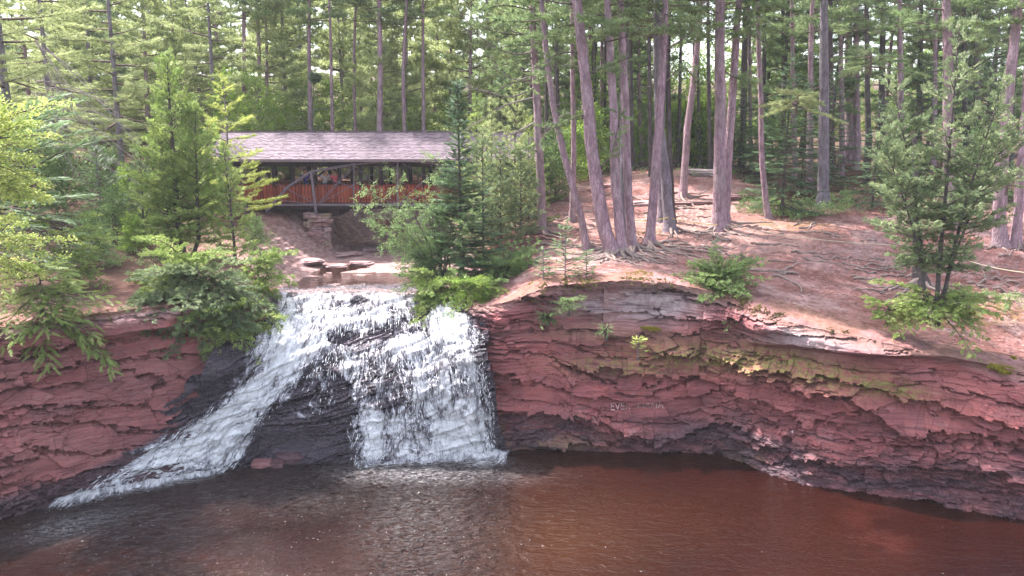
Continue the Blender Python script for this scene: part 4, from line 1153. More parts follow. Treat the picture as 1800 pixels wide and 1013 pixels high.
TP = {
 'pine': [tmpl_needles(15, .24, .013, 1.15, _rs) for _ in range(4)],
 'pine_far': [tmpl_needles(12, .30, .024, 1.2, _rs) for _ in range(4)],
 'pine_soft': [tmpl_needles(15, .2, .011, .95, _rs) for _ in range(4)],
 'fir': [tmpl_fir(9, .34, .035, .1, _rs) for _ in range(3)],
 'fir_far': [tmpl_fir(6, .5, .07, .17, _rs) for _ in range(3)],
 'cedar': [tmpl_cedar(.26, _rs) for _ in range(4)],
 'leaf': [tmpl_leaves(7, .3, .075, .026, _rs) for _ in range(4)],
 'leaf_big': [tmpl_leaves(7, .38, .13, .048, _rs) for _ in range(4)],
 'leaf_far': [tmpl_leaves(8, .5, .16, .07, _rs, .4) for _ in range(4)],
 'juniper': [tmpl_needles(12, .13, .012, .75, _rs) for _ in range(4)],
}
def instance(tname, pos, dirs, ups, scale, seed=0, tint=None):
    """place templates: local Z along dirs, local Y near ups"""
    r = np.random.default_rng(seed + 77); T = TP[tname]; n = len(pos)
    z = unit(dirs); x = unit(np.cross(ups, z)); y = np.cross(z, x)
    which = r.integers(0, len(T), n); V = []; F = []; TI = []; off = 0
    tint = r.random(n) if tint is None else tint
    for k, (tv, tf) in enumerate(T):
        m = which == k
        if not m.any(): continue
        sc = scale[m][:, None, None] if not np.isscalar(scale) else scale
        tvs = tv[None] * sc
        v = pos[m][:, None] + tvs[..., :1] * x[m][:, None] + tvs[..., 1:2] * y[m][:, None] + tvs[..., 2:] * z[m][:, None]
        V.append(v.reshape(-1, 3)); F.append((tf[None] + (np.arange(m.sum()) * len(tv))[:, None, None]).reshape(-1, 3) + off); off += m.sum() * len(tv)
        TI.append(np.repeat(tint[m], len(tv)))
    return np.concatenate(V), np.concatenate(F), np.concatenate(TI)

def grow(H, z0, n, Lf, e0, e1, sub, sublen, space, seed, trunk=lambda z: (0, 0), flat=1.0, sub_ang=.9, tip=.25, bare=.25, az=None, curl=.25, z1=None, lift=0):
    """limbs round a stem: returns sprays (pos, dir) and limb tubes. Lf(t): length, t=0 bottom..1 top"""
    r = random.Random(seed); pos = []; dr = []; tubes = []
    for i in range(n):
        t = (i + r.random() * .8) / n
        z = z0 + ((z1 or H) - z0) * t
        a = (i * 2.399963 + r.uniform(-.5, .5)) if az is None else r.uniform(*az)
        L = Lf(t) * r.uniform(.55, 1.2)
        if L < .12: continue
        el = e0 * (1 - t) + e1 * t + r.uniform(-.22, .22)
        cx, cy = trunk(z); p = np.array([cx, cy, z]); K = 7; pts = [p]
        dirs = []
        for k in range(K):
            e = el + curl * (k / K - .3); d = np.array([cos(a) * cos(e), sin(a) * cos(e), sin(e)])
            a += r.uniform(-.13, .13); p = p + d * L / K; pts.append(p); dirs.append(d)
        pts = np.array(pts); rb = .012 + .013 * L
        tubes.append((pts, np.linspace(rb, .004, len(pts)), 4))
        ns = max(1, int(sub * L))
        for s in range(ns):
            q = bare + (1 - bare) * (s + r.random()) / ns; k = min(int(q * K), K - 1); fr = q * K - k
            b = pts[k] * (1 - fr) + pts[k + 1] * fr; d = dirs[k]
            sg = 1 if s % 2 else -1; ang = sg * sub_ang * r.uniform(.7, 1.25)
            h = np.array([d[0] * cos(ang) - d[1] * sin(ang), d[0] * sin(ang) + d[1] * cos(ang), d[2] * .7 + r.uniform(-.18, .22) * flat]); h = unit(h)
            l = sublen * (.35 + .65 * (1 - q) ** .6) * min(1, L) * r.uniform(.7, 1.2)
            m = max(1, int(l / space))
            e = b + h * l; tubes.append((np.array([b, (b + e) / 2 + [0, 0, -.02], e]), np.array([.009, .006, .003]), 3))
            for j in range(m):
                u = (j + .4 + r.random() * .5) / m; pp = b + h * l * u
                pos.append(pp); dd = h + np.array([r.uniform(-.45, .45), r.uniform(-.45, .45), r.uniform(-.25, .35) * flat + lift]); dr.append(dd)
            pos.append(e); dr.append(h + np.array([0, 0, lift]))
        m = max(2, int(L * (1 - bare) / space * .8))
        for j in range(m):
            q = bare + (1 - bare) * (j + r.random()) / m; k = min(int(q * K), K - 1); fr = q * K - k
            pos.append(pts[k] * (1 - fr) + pts[k + 1] * fr); dr.append(dirs[k] + np.array([r.uniform(-.5, .5), r.uniform(-.5, .5), r.uniform(-.2, .3)]))
    return np.array(pos), np.array(dr), tubes
def tubes_mesh(name, tubes, mat, smooth=True):
    mb = MB()
    for p, rr, s in tubes: mb.tube(p, rr, s, cap=False)
    return mb.mesh(name, mat, smooth)
def crown_mesh(tname, pos, dr, mat, scale=1.0, seed=0, jit=.3, up=(0, 0, 1), name='crown'):
    r = np.random.default_rng(seed); n = len(pos)
    ups = np.asarray(up, float)[None] + r.normal(0, jit, (n, 3))
    sc = scale * r.uniform(.75, 1.25, n)
    # clump tint: light and dark boughs of their own
    tint = np.clip(.55 * fbm(pos[:, 0] * 1.1 + seed, pos[:, 1] * 1.1 + pos[:, 2] * 1.3, 2, seed) * 1.3 + .45 * r.random(n) - .05, 0, 1)
    v, f, ti = instance(tname, pos, dr, ups, sc, seed, tint)
    return new_mesh(name, v, f, {'tint': ti}, False, [mat])

def trunk_pts(base, pix, Y):
    P = np.array([at(x, y, Y) for x, y in pix])
    P[0] = base; return P

def spot(px, py, Y=None):
    if Y is None: return hit(px, py)
    x = (px - 900) / 1400 * Y * 1.02; return np.array([x, Y, gz(x, Y)])
VARI = {}
def pine_crown(key, H, z0, n, Lmax, tname, mat, seed, e0=-.1, e1=.7, sub=3.2, sublen=1.1, space=.2, scale=1.0, flat=1.0, shape=None, bare=.35, limb='limb', **kw):
    Lf = shape or (lambda t: Lmax * (.55 + .75 * t - 1.15 * t * t) + .25)
    p, d, tb = grow(H, z0, n, Lf, e0, e1, sub, sublen, space, seed, flat=flat, bare=bare, **kw)
    top = np.array([[0, 0, H]]); p = np.vstack([p, top]); d = np.vstack([d, [[0, 0, 1]]])
    VARI[key] = (crown_mesh(tname, p, d, mat, scale, seed), tubes_mesh('branches', tb, M[limb]))
    return VARI[key]
# crowns of tall pines (origin at the crown's foot) and whole-tree crowns
for k in range(3):
    pine_crown('red%d' % k, 13, 0, 40, 3.4, 'pine_far', M['pine'], 100 + k, sub=2.8, space=.28, scale=1.2, lift=.4)
for k in range(4):
    pine_crown('far%d' % k, 19, 0, 84, 3.9, 'pine_far', (M['pine_l'], M['pine'], M['pine_l'], M['pine'])[k], 200 + k, sub=3.0, space=.3, scale=1.5, lift=.5, shape=lambda t: 4.6 * (1 - t) ** .6 * (.75 + .25 * math.sin(t * 20)) + .5, e0=-.12, e1=.6, bare=.3)
for k in range(2):
    pine_crown('soft%d' % k, 17, 0, 46, 4.6, 'pine_soft', M['pine_l'], 300 + k, e0=-.12, e1=.5, sub=3.0, sublen=1.3, space=.19, flat=.35, scale=1.25, bare=.3, shape=lambda t: 4.8 * (1 - t) ** .6 + .4)
pine_crown('yellow', 8.6, 1.2, 34, 2.6, 'pine_soft', M['pine_y'], 340, e0=-.05, e1=.6, sub=3.6, sublen=.9, space=.16, flat=.35, scale=1.1, shape=lambda t: 2.7 * (1 - t) ** .7 + .2)
for k in range(2):
    pine_crown('spruce%d' % k, 9.5, .5, 90, 2.2, 'fir_far', M['fir'], 400 + k, e0=-.25, e1=.35, sub=3.4, sublen=.8, space=.24, flat=.3, scale=.95, shape=lambda t: 2.3 * (1 - t) ** .85 + .12, curl=.2, bare=.12)
for k in range(2):
    pine_crown('firs%d' % k, 5.0, .35, 60, 1.5, 'fir', M['fir_l'], 420 + k, e0=-.1, e1=.55, sub=4.5, sublen=.55, space=.16, flat=.3, scale=.9, shape=lambda t: 1.55 * (1 - t) ** .9 + .08, bare=.1)
pine_crown('bush', 2.4, .1, 30, 1.2, 'leaf_far', M['leaf_b'], 450, e0=.3, e1=1.1, sub=4, sublen=.7, space=.2, scale=.8, shape=lambda t: 1.6 * (1 - .5 * t), bare=.2)
pine_crown('bushd', 2.4, .1, 30, 1.2, 'leaf_far', M['leaf'], 451, e0=.3, e1=1.1, sub=4, sublen=.7, space=.2, scale=.8, shape=lambda t: 1.6 * (1 - .5 * t), bare=.2)
pine_crown('maple', 9, 2.0, 34, 2.4, 'leaf_far', M['leaf_b'], 452, e0=.2, e1=.9, sub=3.2, sublen=1.0, space=.26, scale=1.0, shape=lambda t: 2.8 * (1 - .75 * t), bare=.25)

def simple_tree(name, label, cat, base, key, trunk_h, r0, bark, crown_z, group=None, rot=0, sc=1.0, lean=(0, 0), up_r=None, crown_name='crown'):
    b = Vector(base); root = thing(name, label, cat, b, group); root.rotation_euler = (lean[0], lean[1], rot)
    root.scale = (sc,) * 3
    zz = np.linspace(-.3, trunk_h, 9); r_ = random.Random(int(b.x * 97 + b.y * 13))
    wob = np.cumsum([r_.uniform(-.04, .04) for _ in zz]); pts = np.stack([wob - wob[1], -wob * .7 + wob[1] * .7, zz], -1)
    rad = r0 * (1 - .85 * (zz - zz[0]) / (trunk_h + .6)); rad[0] *= 1.35
    mb = MB(); mb.tube(pts, rad, 10, .05, int(b.x * 3) & 255); mb.build('trunk', bark, root, True)
    cm, bm = VARI[key]
    o = link(crown_name, cm, root, (pts[-1][0] * .5, pts[-1][1] * .5, crown_z)); link('branches', bm, root, (pts[-1][0] * .5, pts[-1][1] * .5, crown_z))
    return root

# ---------------- hand placed pines of the plateau: (base px, py), [(px,py)...up], width in px, bark, label
def pine_from_pixels(base, path, wpx, bark, label, group=None, crown='red0', Ztop=29.5, name='pine_tree', roots=0, Y=None, spread=(0, 360), crown_s=1.0, z0=None, flare=1.5):
    p0 = hit(*base) if Y is None else at(base[0], base[1], Y)
    Yb = p0[1]
    if crown: Ztop = max(Ztop, 24.5 + .153 * Yb)
    pts = [p0 - np.array([0, 0, .5]), p0]
    for q in path: pts.append(at(q[0], q[1], Yb))
    pts = np.array(pts)
    # go on up above the frame along the last direction, easing to vertical
    d = unit(pts[-1] - pts[-2]); p = pts[-1].copy(); ex = []
    while p[2] < Ztop:
        d = unit(d + np.array([-d[0] * .25, 0, .1])); p = p + d * 1.6; ex.append(p.copy())
    if ex: pts = np.vstack([pts, ex])
    path3 = smooth_path(pts, 46)
    px_m = Yb / 1400 * 1.02
    r0 = wpx * .94 * px_m / 2
    h = (path3[:, 2] - p0[2]) / (pts[-1][2] - p0[2])
    rad = r0 * (1 - .72 * np.clip(h, 0, 1)); fl = np.exp(-np.clip(path3[:, 2] - p0[2], 0, 9) / .28); rad = rad * (1 + (flare - 1) * fl)
    root = thing(name, label, 'tree', tuple(p0), group)
    path3 = path3 - p0
    rs = random.Random(int(base[0])); 
    path3[4:, 0] += np.cumsum([rs.uniform(-.018, .018) for _ in path3[4:]]); path3[4:, 1] += np.cumsum([rs.uniform(-.02, .02) for _ in path3[4:]])
    mb = MB(); mb.tube(path3, rad, 14, .06, int(base[0]) & 1023); mb.build('trunk', bark, root, True)
    if crown:
        cm, bm = VARI[crown]
        j = int(np.argmin(np.abs(path3[:, 2] - (path3[-1][2] - 13 * crown_s)))); loc = path3[j]
        mid = (path3[j] + path3[-1]) / 2
        for nm, me in (('crown', cm), ('branches', bm)):
            o = link(nm, me, root, (mid[0], mid[1], loc[2])); o.rotation_euler = (0, 0, rs.uniform(0, 6)); o.scale = (crown_s,) * 3
    # dead snags on the bare stem
    mbs = MB(); k = 0
    for i in range(rs.randint(9, 16)):
        j = rs.randint(12, 34); a = rs.uniform(0, 2 * pi); l = rs.uniform(.2, 1.2) * (1 + (j > 24)); p = path3[j]
        e = p + np.array([cos(a) * l, sin(a) * l, rs.uniform(-.25, .25) * l])
        m2 = (p + e) / 2 + np.array([0, 0, rs.uniform(-.05, .1)])
        mbs.tube([p, m2, e], [.022, .015, .006], 4); k += 1
    tag(mbs.build('dead_branches', M['twig'], root), kind='stuff')
    for k in range(roots):
        root_run(root, p0, r0, radians(rs.uniform(*spread)), rs.uniform(1.2, 3.4), rs)
    return root, p0, path3
def root_run(parent, p0, r0, a, L, rs, r=None):
    pts = []; x, y = p0[0] + cos(a) * r0 * .6, p0[1] + sin(a) * r0 * .6; n = 9; r = r or rs.uniform(.05, .1)
    for i in range(n):
        z = gz(x, y) + .03 + r * (.8 - 1.1 * i / n) + (.22 * (1 - i / 2.0) if i < 2 else 0)
        pts.append((x - p0[0], y - p0[1], z - p0[2])); a += rs.uniform(-.42, .42); x += cos(a) * L / n; y += sin(a) * L / n
    mb = MB(); mb.tube(smooth_path(pts, 16), np.linspace(r * 1.25, r * .3, 16), 6, .12, int(L * 99)); mb.build('root', M['root'], parent, True)
BR, BG, BD = M['bark_red'], M['bark_grey'], M['bark_dark']
PT = [
 ((1077, 447), [(1062, 400), (1050, 330), (1040, 250), (1030, 150), (1022, 80), (1014, 0)], 27, BR, 'thickest leaning pine of the root-bound cluster at the cliff edge, bending left', 10, (150, 330), 'red0'),
 ((1094, 447), [(1087, 380), (1080, 300), (1078, 200), (1072, 100), (1068, 0)], 19, BR, 'slim upright pine touching the thick leaning pine at the cliff edge', 8, (200, 350), 'red1'),
 ((1113, 440), [(1108, 380), (1104, 300), (1102, 200), (1097, 110), (1093, 20)], 17, BR, 'third pine of the cliff edge cluster, smooth purple stem right of the touching pair', 8, (230, 380), 'red2'),
 ((1142, 432), [(1147, 380), (1154, 300), (1161, 200), (1166, 120), (1172, 0)], 18, BR, 'pine leaning right at the right end of the cliff edge cluster', 9, (250, 400), 'red0'),
 ((1098, 424), [(1097, 360), (1095, 300), (1096, 210)], 15, BG, 'greyer pine standing just behind the cliff edge cluster', 3, (0, 360), 'red1'),
 ((1031, 440), [(1024, 400), (1012, 350), (995, 290), (985, 250), (972, 190), (962, 120), (955, 60)], 14, BR, 'thin crooked pine leaning far left on the bare slope beside the cluster', 4, (0, 360), 'red2'),
 ((952, 411), [(953, 350), (950, 280), (947, 200), (944, 130), (940, 60), (938, 0)], 17, BR, 'pine with long dead limbs at the top of the path right of the bridge', 3, (0, 360), 'red0'),
 ((1005, 391), [(1006, 340), (1007, 260), (1006, 180), (1004, 90)], 11, BR, 'slender pine standing behind the crooked leaning one', 2, (0, 360), 'red1'),
 ((1178, 407), [(1174, 360), (1169, 300), (1161, 230), (1157, 150), (1156, 60)], 20, BG, 'dark grey pine on a mossy hump leaning left behind the cluster', 4, (180, 360), 'red2'),
 ((1164, 390), [(1163, 340), (1162, 280), (1164, 200), (1170, 100)], 14, BG, 'grey pine half hidden behind the dark grey leaning pine', 0, (0, 360), 'red1'),
 ((1182, 392), [(1181, 340), (1178, 260), (1176, 180)], 11, BD, 'narrow dark stem right behind the dark grey leaning pine', 0, (0, 360), 'red2'),
 ((1264, 404), [(1265, 340), (1266, 260), (1267, 180), (1266, 90), (1268, 0)], 25, BR, 'tall straight pine, left stem of the twin pair on the open dirt', 5, (180, 360), 'red0'),
 ((1273, 396), [(1276, 340), (1279, 260), (1285, 180), (1291, 90), (1298, 0)], 18, BR, 'right stem of the twin pair, leaning slightly to the right', 2, (250, 380), 'red1'),
 ((1200, 345), [(1204, 290), (1209, 220), (1218, 150), (1226, 80), (1233, 0)], 14, BR, 'pine on the mound leaning right, in front of the sunny understorey', 3, (0, 360), 'red2'),
 ((1351, 384), [(1345, 340), (1339, 270), (1338, 180), (1334, 90), (1332, 25)], 11, BR, 'thin curved pale pine in front of the dark spruce', 0, (0, 360), 'red1'),
 ((1447, 362), [(1448, 290), (1449, 200), (1450, 100), (1450, 0)], 21, BG, 'stout grey pine at the forest edge behind the ground plants', 0, (0, 360), 'red0'),
 ((1424, 332), [(1424, 260), (1424, 180), (1425, 90)], 12, BR, 'pinkish straight pine left of the stout grey pine', 0, (0, 360), 'red2'),
 ((1758, 432), [(1757, 380), (1762, 300), (1770, 200), (1780, 100), (1790, 0)], 24, BR, 'big pine at the right edge leaning outwards behind the cedar', 3, (180, 360), 'red1'),
 ((1785, 434), [(1790, 380), (1797, 300), (1803, 200), (1808, 100)], 18, BR, 'rightmost pine, cut by the edge of the view', 2, (180, 360), 'red2'),
 ((1668, 395), [(1667, 300), (1665, 200), (1664, 100), (1662, 0)], 22, BR, 'tall pine rising behind the right cedar', 0, (0, 360), 'red0'),
 ((1617, 500), [(1614, 450), (1610, 380), (1608, 300), (1608, 240)], 24, BD, 'short thick dark trunk inside the lower boughs of the right cedar', 6, (170, 360), None),
]
P0S = {}
for b, path, w, bark, lab, nr, spr, cr in PT:
    Zt = 29.5 if cr else 12.5
    rt, p0, p3 = pine_from_pixels(b, path, w, bark, lab, 'pines on the bare plateau' if cr else None, cr, Zt, roots=nr, spread=spr, flare=1.6, name='pine_tree' if cr else 'cedar_tree')
    P0S[b[0]] = (rt, p0, p3)
# more thin far trunks on and behind the mound
FT = [(1047, 318, 1044, 11, BD), (1061, 326, 1058, 9, BR), (1078, 333, 1072, 8, BD), (1113, 310, 1109, 9, BD), (1126, 309, 1123, 8, BR), (1040, 336, 1036, 10, BR), (1303, 308, 1309, 14, BD),
      (1060, 300, 1066, 7, BD), (1495, 250, 1491, 17, BR), (1508, 250, 1504, 12, BR), (1528, 248, 1524, 11, BD), (1480, 280, 1476, 10, BR), (1380, 300, 1376, 9, BD), (1398, 290, 1392, 10, BR), (1545, 262, 1553, 13, BD),
      (1340, 280, 1345, 9, BD), (1230, 292, 1226, 6, BD), (1250, 290, 1244, 8, BD), (1145, 300, 1140, 9, BD), (1190, 295, 1196, 7, BD), (1215, 300, 1220, 5, BD), (1090, 300, 1092, 7, BR), (1585, 270, 1580, 12, BR), (1612, 280, 1620, 12, BD), (1720, 300, 1716, 14, BD),
      (1462, 285, 1458, 13, BD), (1320, 300, 1318, 8, BR), (1640, 290, 1645, 10, BR), (1700, 280, 1694, 10, BD), (1775, 290, 1780, 12, BD), (985, 300, 978, 9, BD), (962, 310, 960, 8, BD), (1015, 305, 1020, 8, BR)]
ORD = ['first', 'second', 'third', 'fourth', 'fifth', 'sixth', 'seventh', 'eighth', 'ninth', 'tenth', 'eleventh', 'twelfth', 'thirteenth', 'fourteenth', 'fifteenth', 'sixteenth', 'seventeenth', 'eighteenth', 'nineteenth']
ORD += ['twentieth'] + ['twenty ' + w for w in ORD[:9]] + ['thirtieth'] + ['thirty ' + w for w in ORD[:9]]
FTO = {i: k for k, i in enumerate(sorted(range(len(FT)), key=lambda q: FT[q][0]))}
for i, (bx, by, tx, w, bark) in enumerate(FT):
    yy = R.uniform(60, 76); x, y, z = at(bx, by, yy); b = np.array([x, y, gz(x, y)])
    root, _, _ = pine_from_pixels((bx, by), [((bx + tx) / 2, by / 2 + 60), (tx, 0)], w, bark, '%s from the left of the slender stems in the shaded woods beyond the mound' % ORD[FTO[i]], 'slender stems in the woods beyond the mound', 'red%d' % (i % 3), 27, Y=yy, flare=1.2)
    # bring the foot to the ground
    for c in root.children:
        if c.name.startswith('trunk'):
            co = np.array([tuple(v.co) for v in c.data.vertices]); lo = co[:, 2] < .2; co[lo, 2] += min(0, b[2] - z) - .3; c.data.vertices.foreach_set('co', co.ravel())

# ---------------- woods behind: tall pines with full crowns
LBL_FAR_R = 'tall pine deep in the woods behind the plateau'
LBL_FAR_L = 'tall pale green pine in the woods behind the covered bridge'
r_ = random.Random(5)
def woods(n, px0, px1, y0, y1, lab, grp, keys, hmin, hmax, cz0, cz1, barks, numbered=False):
    for i in range(n):
        px = px0 + (px1 - px0) * (i + r_.uniform(.1, .9)) / n; Y = r_.uniform(y0, y1); x = (px - 900) / 1400 * Y * 1.02; z = gz(x, Y) + max(0, Y - 85) * .1
        if Y > 69 and (1165 < px < 1245 or 780 < px < 850 or 1475 < px < 1500 or 60 < px < 115): continue
        k = r_.choice(keys); cz = r_.uniform(cz0, cz1); s = r_.uniform(hmin, hmax)
        simple_tree('pine_tree', ('%s from the left of the ' % ORD[i] + lab) if numbered else lab, 'tree', (x, Y, z), k, (cz + 17), r_.uniform(.17, .3), r_.choice(barks), cz, grp, r_.uniform(0, 6), s, (r_.gauss(0, .035), r_.gauss(0, .05)))
woods(15, -80, 880, 60, 70, 'tall pale pines right behind the covered bridge', 'pale pines behind the bridge', ['far0', 'far2'], .8, 1.0, .5, 3.5, [BR, BG], True)
woods(20, -150, 950, 72, 82, 'pale pines in the second rank behind the bridge', 'second rank of pines behind the bridge', ['far0', 'far1', 'far2'], .9, 1.1, .3, 3, [BR, BG], True)
woods(20, -250, 950, 86, 100, 'pale green pines in the deepest rank behind the bridge', 'deep woods behind the bridge', ['far0', 'far1', 'far2'], .9, 1.15, 0, 2, [BR, BG], True)
woods(14, 930, 1900, 70, 80, 'tall pines standing in the woods just behind the mound', 'pines in the right woods', ['far1', 'far3'], .85, 1.05, 3.0, 7, [BR, BD], True)
woods(16, 900, 2000, 84, 96, 'tall pines deep in the woods behind the plateau', 'pines deep in the right woods', ['far1', 'far3', 'far0'], .9, 1.15, .5, 4, [BR, BD], True)
woods(15, -400, 2200, 104, 135, 'farthest pines at the very back of the woods', 'farthest pines', ['far1', 'far3', 'far2'], .95, 1.25, -1, 1, [BD], True)

for i in range(16):
    px = 880 + i * 66; simple_tree('maple_sapling', '%s from the left of the shaded broadleaf trees closing the back of the right woods' % ORD[i], 'tree', spot(px, 0, 84 + (i * 7) % 11), 'maple', 7.5, .08, BD, 0, 'broadleaf trees at the back of the right woods', i * 1.7, 1.15)
# understorey along the forest edge
US = [(1000, 300, 62, 'bush', 1.3), (1035, 300, 66, 'bush', 1.6), (975, 320, 56, 'bushd', 1.2), (1085, 290, 70, 'bush', 1.5), (1150, 285, 74, 'bushd', 1.4), (1185, 290, 72, 'bush', 1.7), (1235, 285, 72, 'bush', 1.8), (1270, 290, 70, 'bushd', 1.3), (1120, 285, 72, 'bushd', 1.3),
      (1205, 288, 74, 'bush', 1.5), (940, 310, 55, 'bushd', 1.2), (1330, 300, 68, 'bushd', 1.4), (1060, 285, 74, 'bushd', 1.6), (1560, 300, 60, 'bushd', 1.4), (1700, 330, 56, 'bushd', 1.4)]
for i, (px, py, Y, k, s) in enumerate(US):
    p = spot(px, py, Y); o = simple_tree('understorey_bush', '%s bush, %s from the left along the edge of the right woods' % ('bright green' if k == 'bush' else 'mid green', ORD[sorted(u[0] for u in US).index(px)]), 'bush', p, k, 1.6, .03, M['limb'], 0, 'bushes along the forest edge', i * 1.3, s, crown_name='leaves')
for i, (px, Y, s) in enumerate(((1020, 70, 1.1), (1165, 76, 1.25), (1240, 74, 1.2), (1090, 78, 1.2), (1380, 76, 1.1))):
    simple_tree('maple_sapling', 'young broadleaf tree glowing yellow green behind the mound, %s from the left' % ORD[i if i != 3 else 1] if False else '%s from the left of the glowing young broadleaf trees behind the mound' % ORD[(0, 2, 3, 1, 4)[i]], 'tree', spot(px, 0, Y), 'maple', 7.5, .08, BG, 0, 'young broadleaf trees behind the mound', i * 2.1, s)
for i, (px, Y, s) in enumerate(((470, 56, 1.2), (500, 58, 1.0), (740, 60, 1.0), (600, 62, 1.1), (420, 57, 1.2), (680, 63, 1.1), (545, 60, 1.1), (330, 56, 1.2), (800, 62, 1.2))):
    simple_tree('maple_sapling', '%s from the left of the yellow green saplings just behind the bridge' % ORD[sorted((470, 500, 740, 600, 420, 680, 545, 330, 800)).index(px)], 'tree', spot(px, 0, Y), 'maple', 7.5, .08, BG, 0, 'young broadleaf trees behind the bridge', i * 2.3, s * .72)
for i, (px, Y, s, lab) in enumerate(((1365, 50, 1.0, 'dark spruce with drooping boughs in front of the shaded woods'), (1395, 56, .8, 'smaller dark spruce right behind the drooping dark spruce'), (1520, 52, .7, 'low dark spruce left of the right cedar'), (1290, 66, .8, 'dark spruce in the gap behind the twin pines'),
                                      (1590, 60, 1.0, 'shaded spruce behind the right cedar'), (1700, 58, 1.1, 'dark spruce between the right edge pines'), (880, 58, .9, 'dark spruce by the right end of the bridge'), (1440, 60, .9, 'dark spruce behind the stout grey pine'), (1320, 60, .7, 'small dark spruce on the far side of the mound'))):
    simple_tree('spruce_tree', lab, 'tree', spot(px, 0, Y), 'spruce%d' % (i % 2), 8.8, .11, BD, 0, None, i, s)

# ---------------- left side pines
def soft_pine(px, Y, h, r0, lab, key, cz, s, rot=0, bark=BR):
    x = (px - 900) / 1400 * Y * 1.02; return simple_tree('pine_tree', lab, 'tree', (x, Y, gz(x, Y)), key, h, r0, bark, cz, None, rot, s)
soft_pine(52, 43, 21, .28, 'tall pale barked pine with soft layered boughs near the left edge', 'soft0', 4.5, 1.0, .3, BG)
soft_pine(18, 40, 19, .13, 'thin dark pine at the far left edge', 'soft1', 6.5, .8, 2.1, BD)
soft_pine(125, 50, 20, .2, 'pale green soft needled pine second from the left edge', 'soft1', 3.5, 1.0, 4, BG)
soft_pine(235, 54, 21, .2, 'soft needled pine behind the small fir of the left bank', 'soft0', 3, 1.05, 1, BG)
soft_pine(400, 58, 20, .2, 'soft needled pine behind the left end of the bridge', 'soft1', 5, 1.0, 5, BG)
soft_pine(-60, 44, 20, .2, 'soft needled pine just beyond the left edge of the view', 'soft0', 3, 1.0, 2.5, BG)
simple_tree('pine_tree', 'yellow green young pine spreading over the left end of the bridge', 'tree', spot(415, 0, 44.5), 'yellow', 8.0, .1, BG, 0, None, .8, 1.0)
simple_tree('pine_tree', 'smaller yellow green pine between the left cedar and the bridge', 'tree', spot(440, 0, 47.0), 'yellow', 8.0, .08, BG, 0, None, 3.1, .55)

# pines behind the roof whose stems can be told apart
for i, (px, w, top, lab) in enumerate(((668, 11, 0, 'straight pink stemmed pine behind the middle of the bridge roof'), (545, 8, 0, 'pine stem rising behind the roof left of its middle'), (455, 8, 0, 'pine stem behind the left part of the bridge roof'),
                                       (712, 7, 0, 'slender pine stem behind the roof right of the pink stemmed pine'), (745, 7, 0, 'slender pine stem behind the right part of the roof'), (625, 6, 0, 'thin pine stem behind the roof near its middle'),
                                       (585, 6, 0, 'thin pine stem behind the roof left of the pink stemmed pine'), (430, 9, 0, 'pine stem above the left end of the roof'))):
    pine_from_pixels((px, 245), [(px + R.uniform(-3, 3), 130), (px + R.uniform(-6, 6), 0)], w, BR, lab, None, 'red%d' % (i % 3), 25, Y=58 + i % 3, flare=1.1)
# witch's broom on a thin dead-looking stem
def broom():
    r0, p0, p3 = pine_from_pixels((550, 240), [(551, 190), (553, 150)], 3.5, BD, 'thin bare stem topped by a dark dense tuft above the bridge roof', None, None, float(at(553, 137, 56)[2]) - 1.4, Y=56, flare=1)
    n = 260; r = np.random.default_rng(2); d = unit(r.normal(size=(n, 3))); c = at(553, 137, 56) - p0
    pos = c + d * r.uniform(.1, .45, (n, 1)) * np.array([1.1, 1, .9]); link('crown', crown_mesh('pine_soft', pos, d, M['fir'], 1.0, 4), r0)
    mb = MB(); mb.tube([p3[-1], c], [.04, .02], 5); mb.build('stem_tip', BD, r0)
broom()

# ---------------- generic plant from sprays
def cone_plant(name, label, cat, base, H, z0, n, Lf, tname, mat, seed, e0, e1, sub, sublen, space, scale, stems, bark, flat=.5, bare=.15, az=None, z1=None, curl=.25, jit=.4, cname='foliage'):
    base = np.array(base, float); root = thing(name, label, cat, tuple(base))
    P = []; D = []; TB = []
    for k, (dx, dy, hh, rr, bend) in enumerate(stems):
        tf = lambda z, dx=dx, dy=dy, bend=bend: (dx * min(1, .35 + z / 1.5) + bend * (z / H) ** 1.5, dy)
        zz = np.linspace(-.4, hh, 12); pts = np.array([(*tf(max(z, 0)), z) for z in zz])
        mb = MB(); mb.tube(pts, rr * (1 - .85 * np.linspace(0, 1, 12)), 9, .06, seed + k); mb.build('trunk', bark, root, True)
        p, d, tb = grow(hh, z0, n // len(stems), Lf, e0, e1, sub, sublen, space, seed + k * 7, trunk=tf, flat=flat, bare=bare, az=az, z1=z1, curl=curl)
        P.append(p); D.append(d); TB += tb
    P = np.vstack(P); D = np.vstack(D)
    link(cname, crown_mesh(tname, P, D, mat, scale * (1.02 if tname == 'cedar' else 1), seed, 1.3 if tname == 'cedar' else jit, name=cname), root)
    link('branches', tubes_mesh('branches', TB, M['limb']), root)
    return root
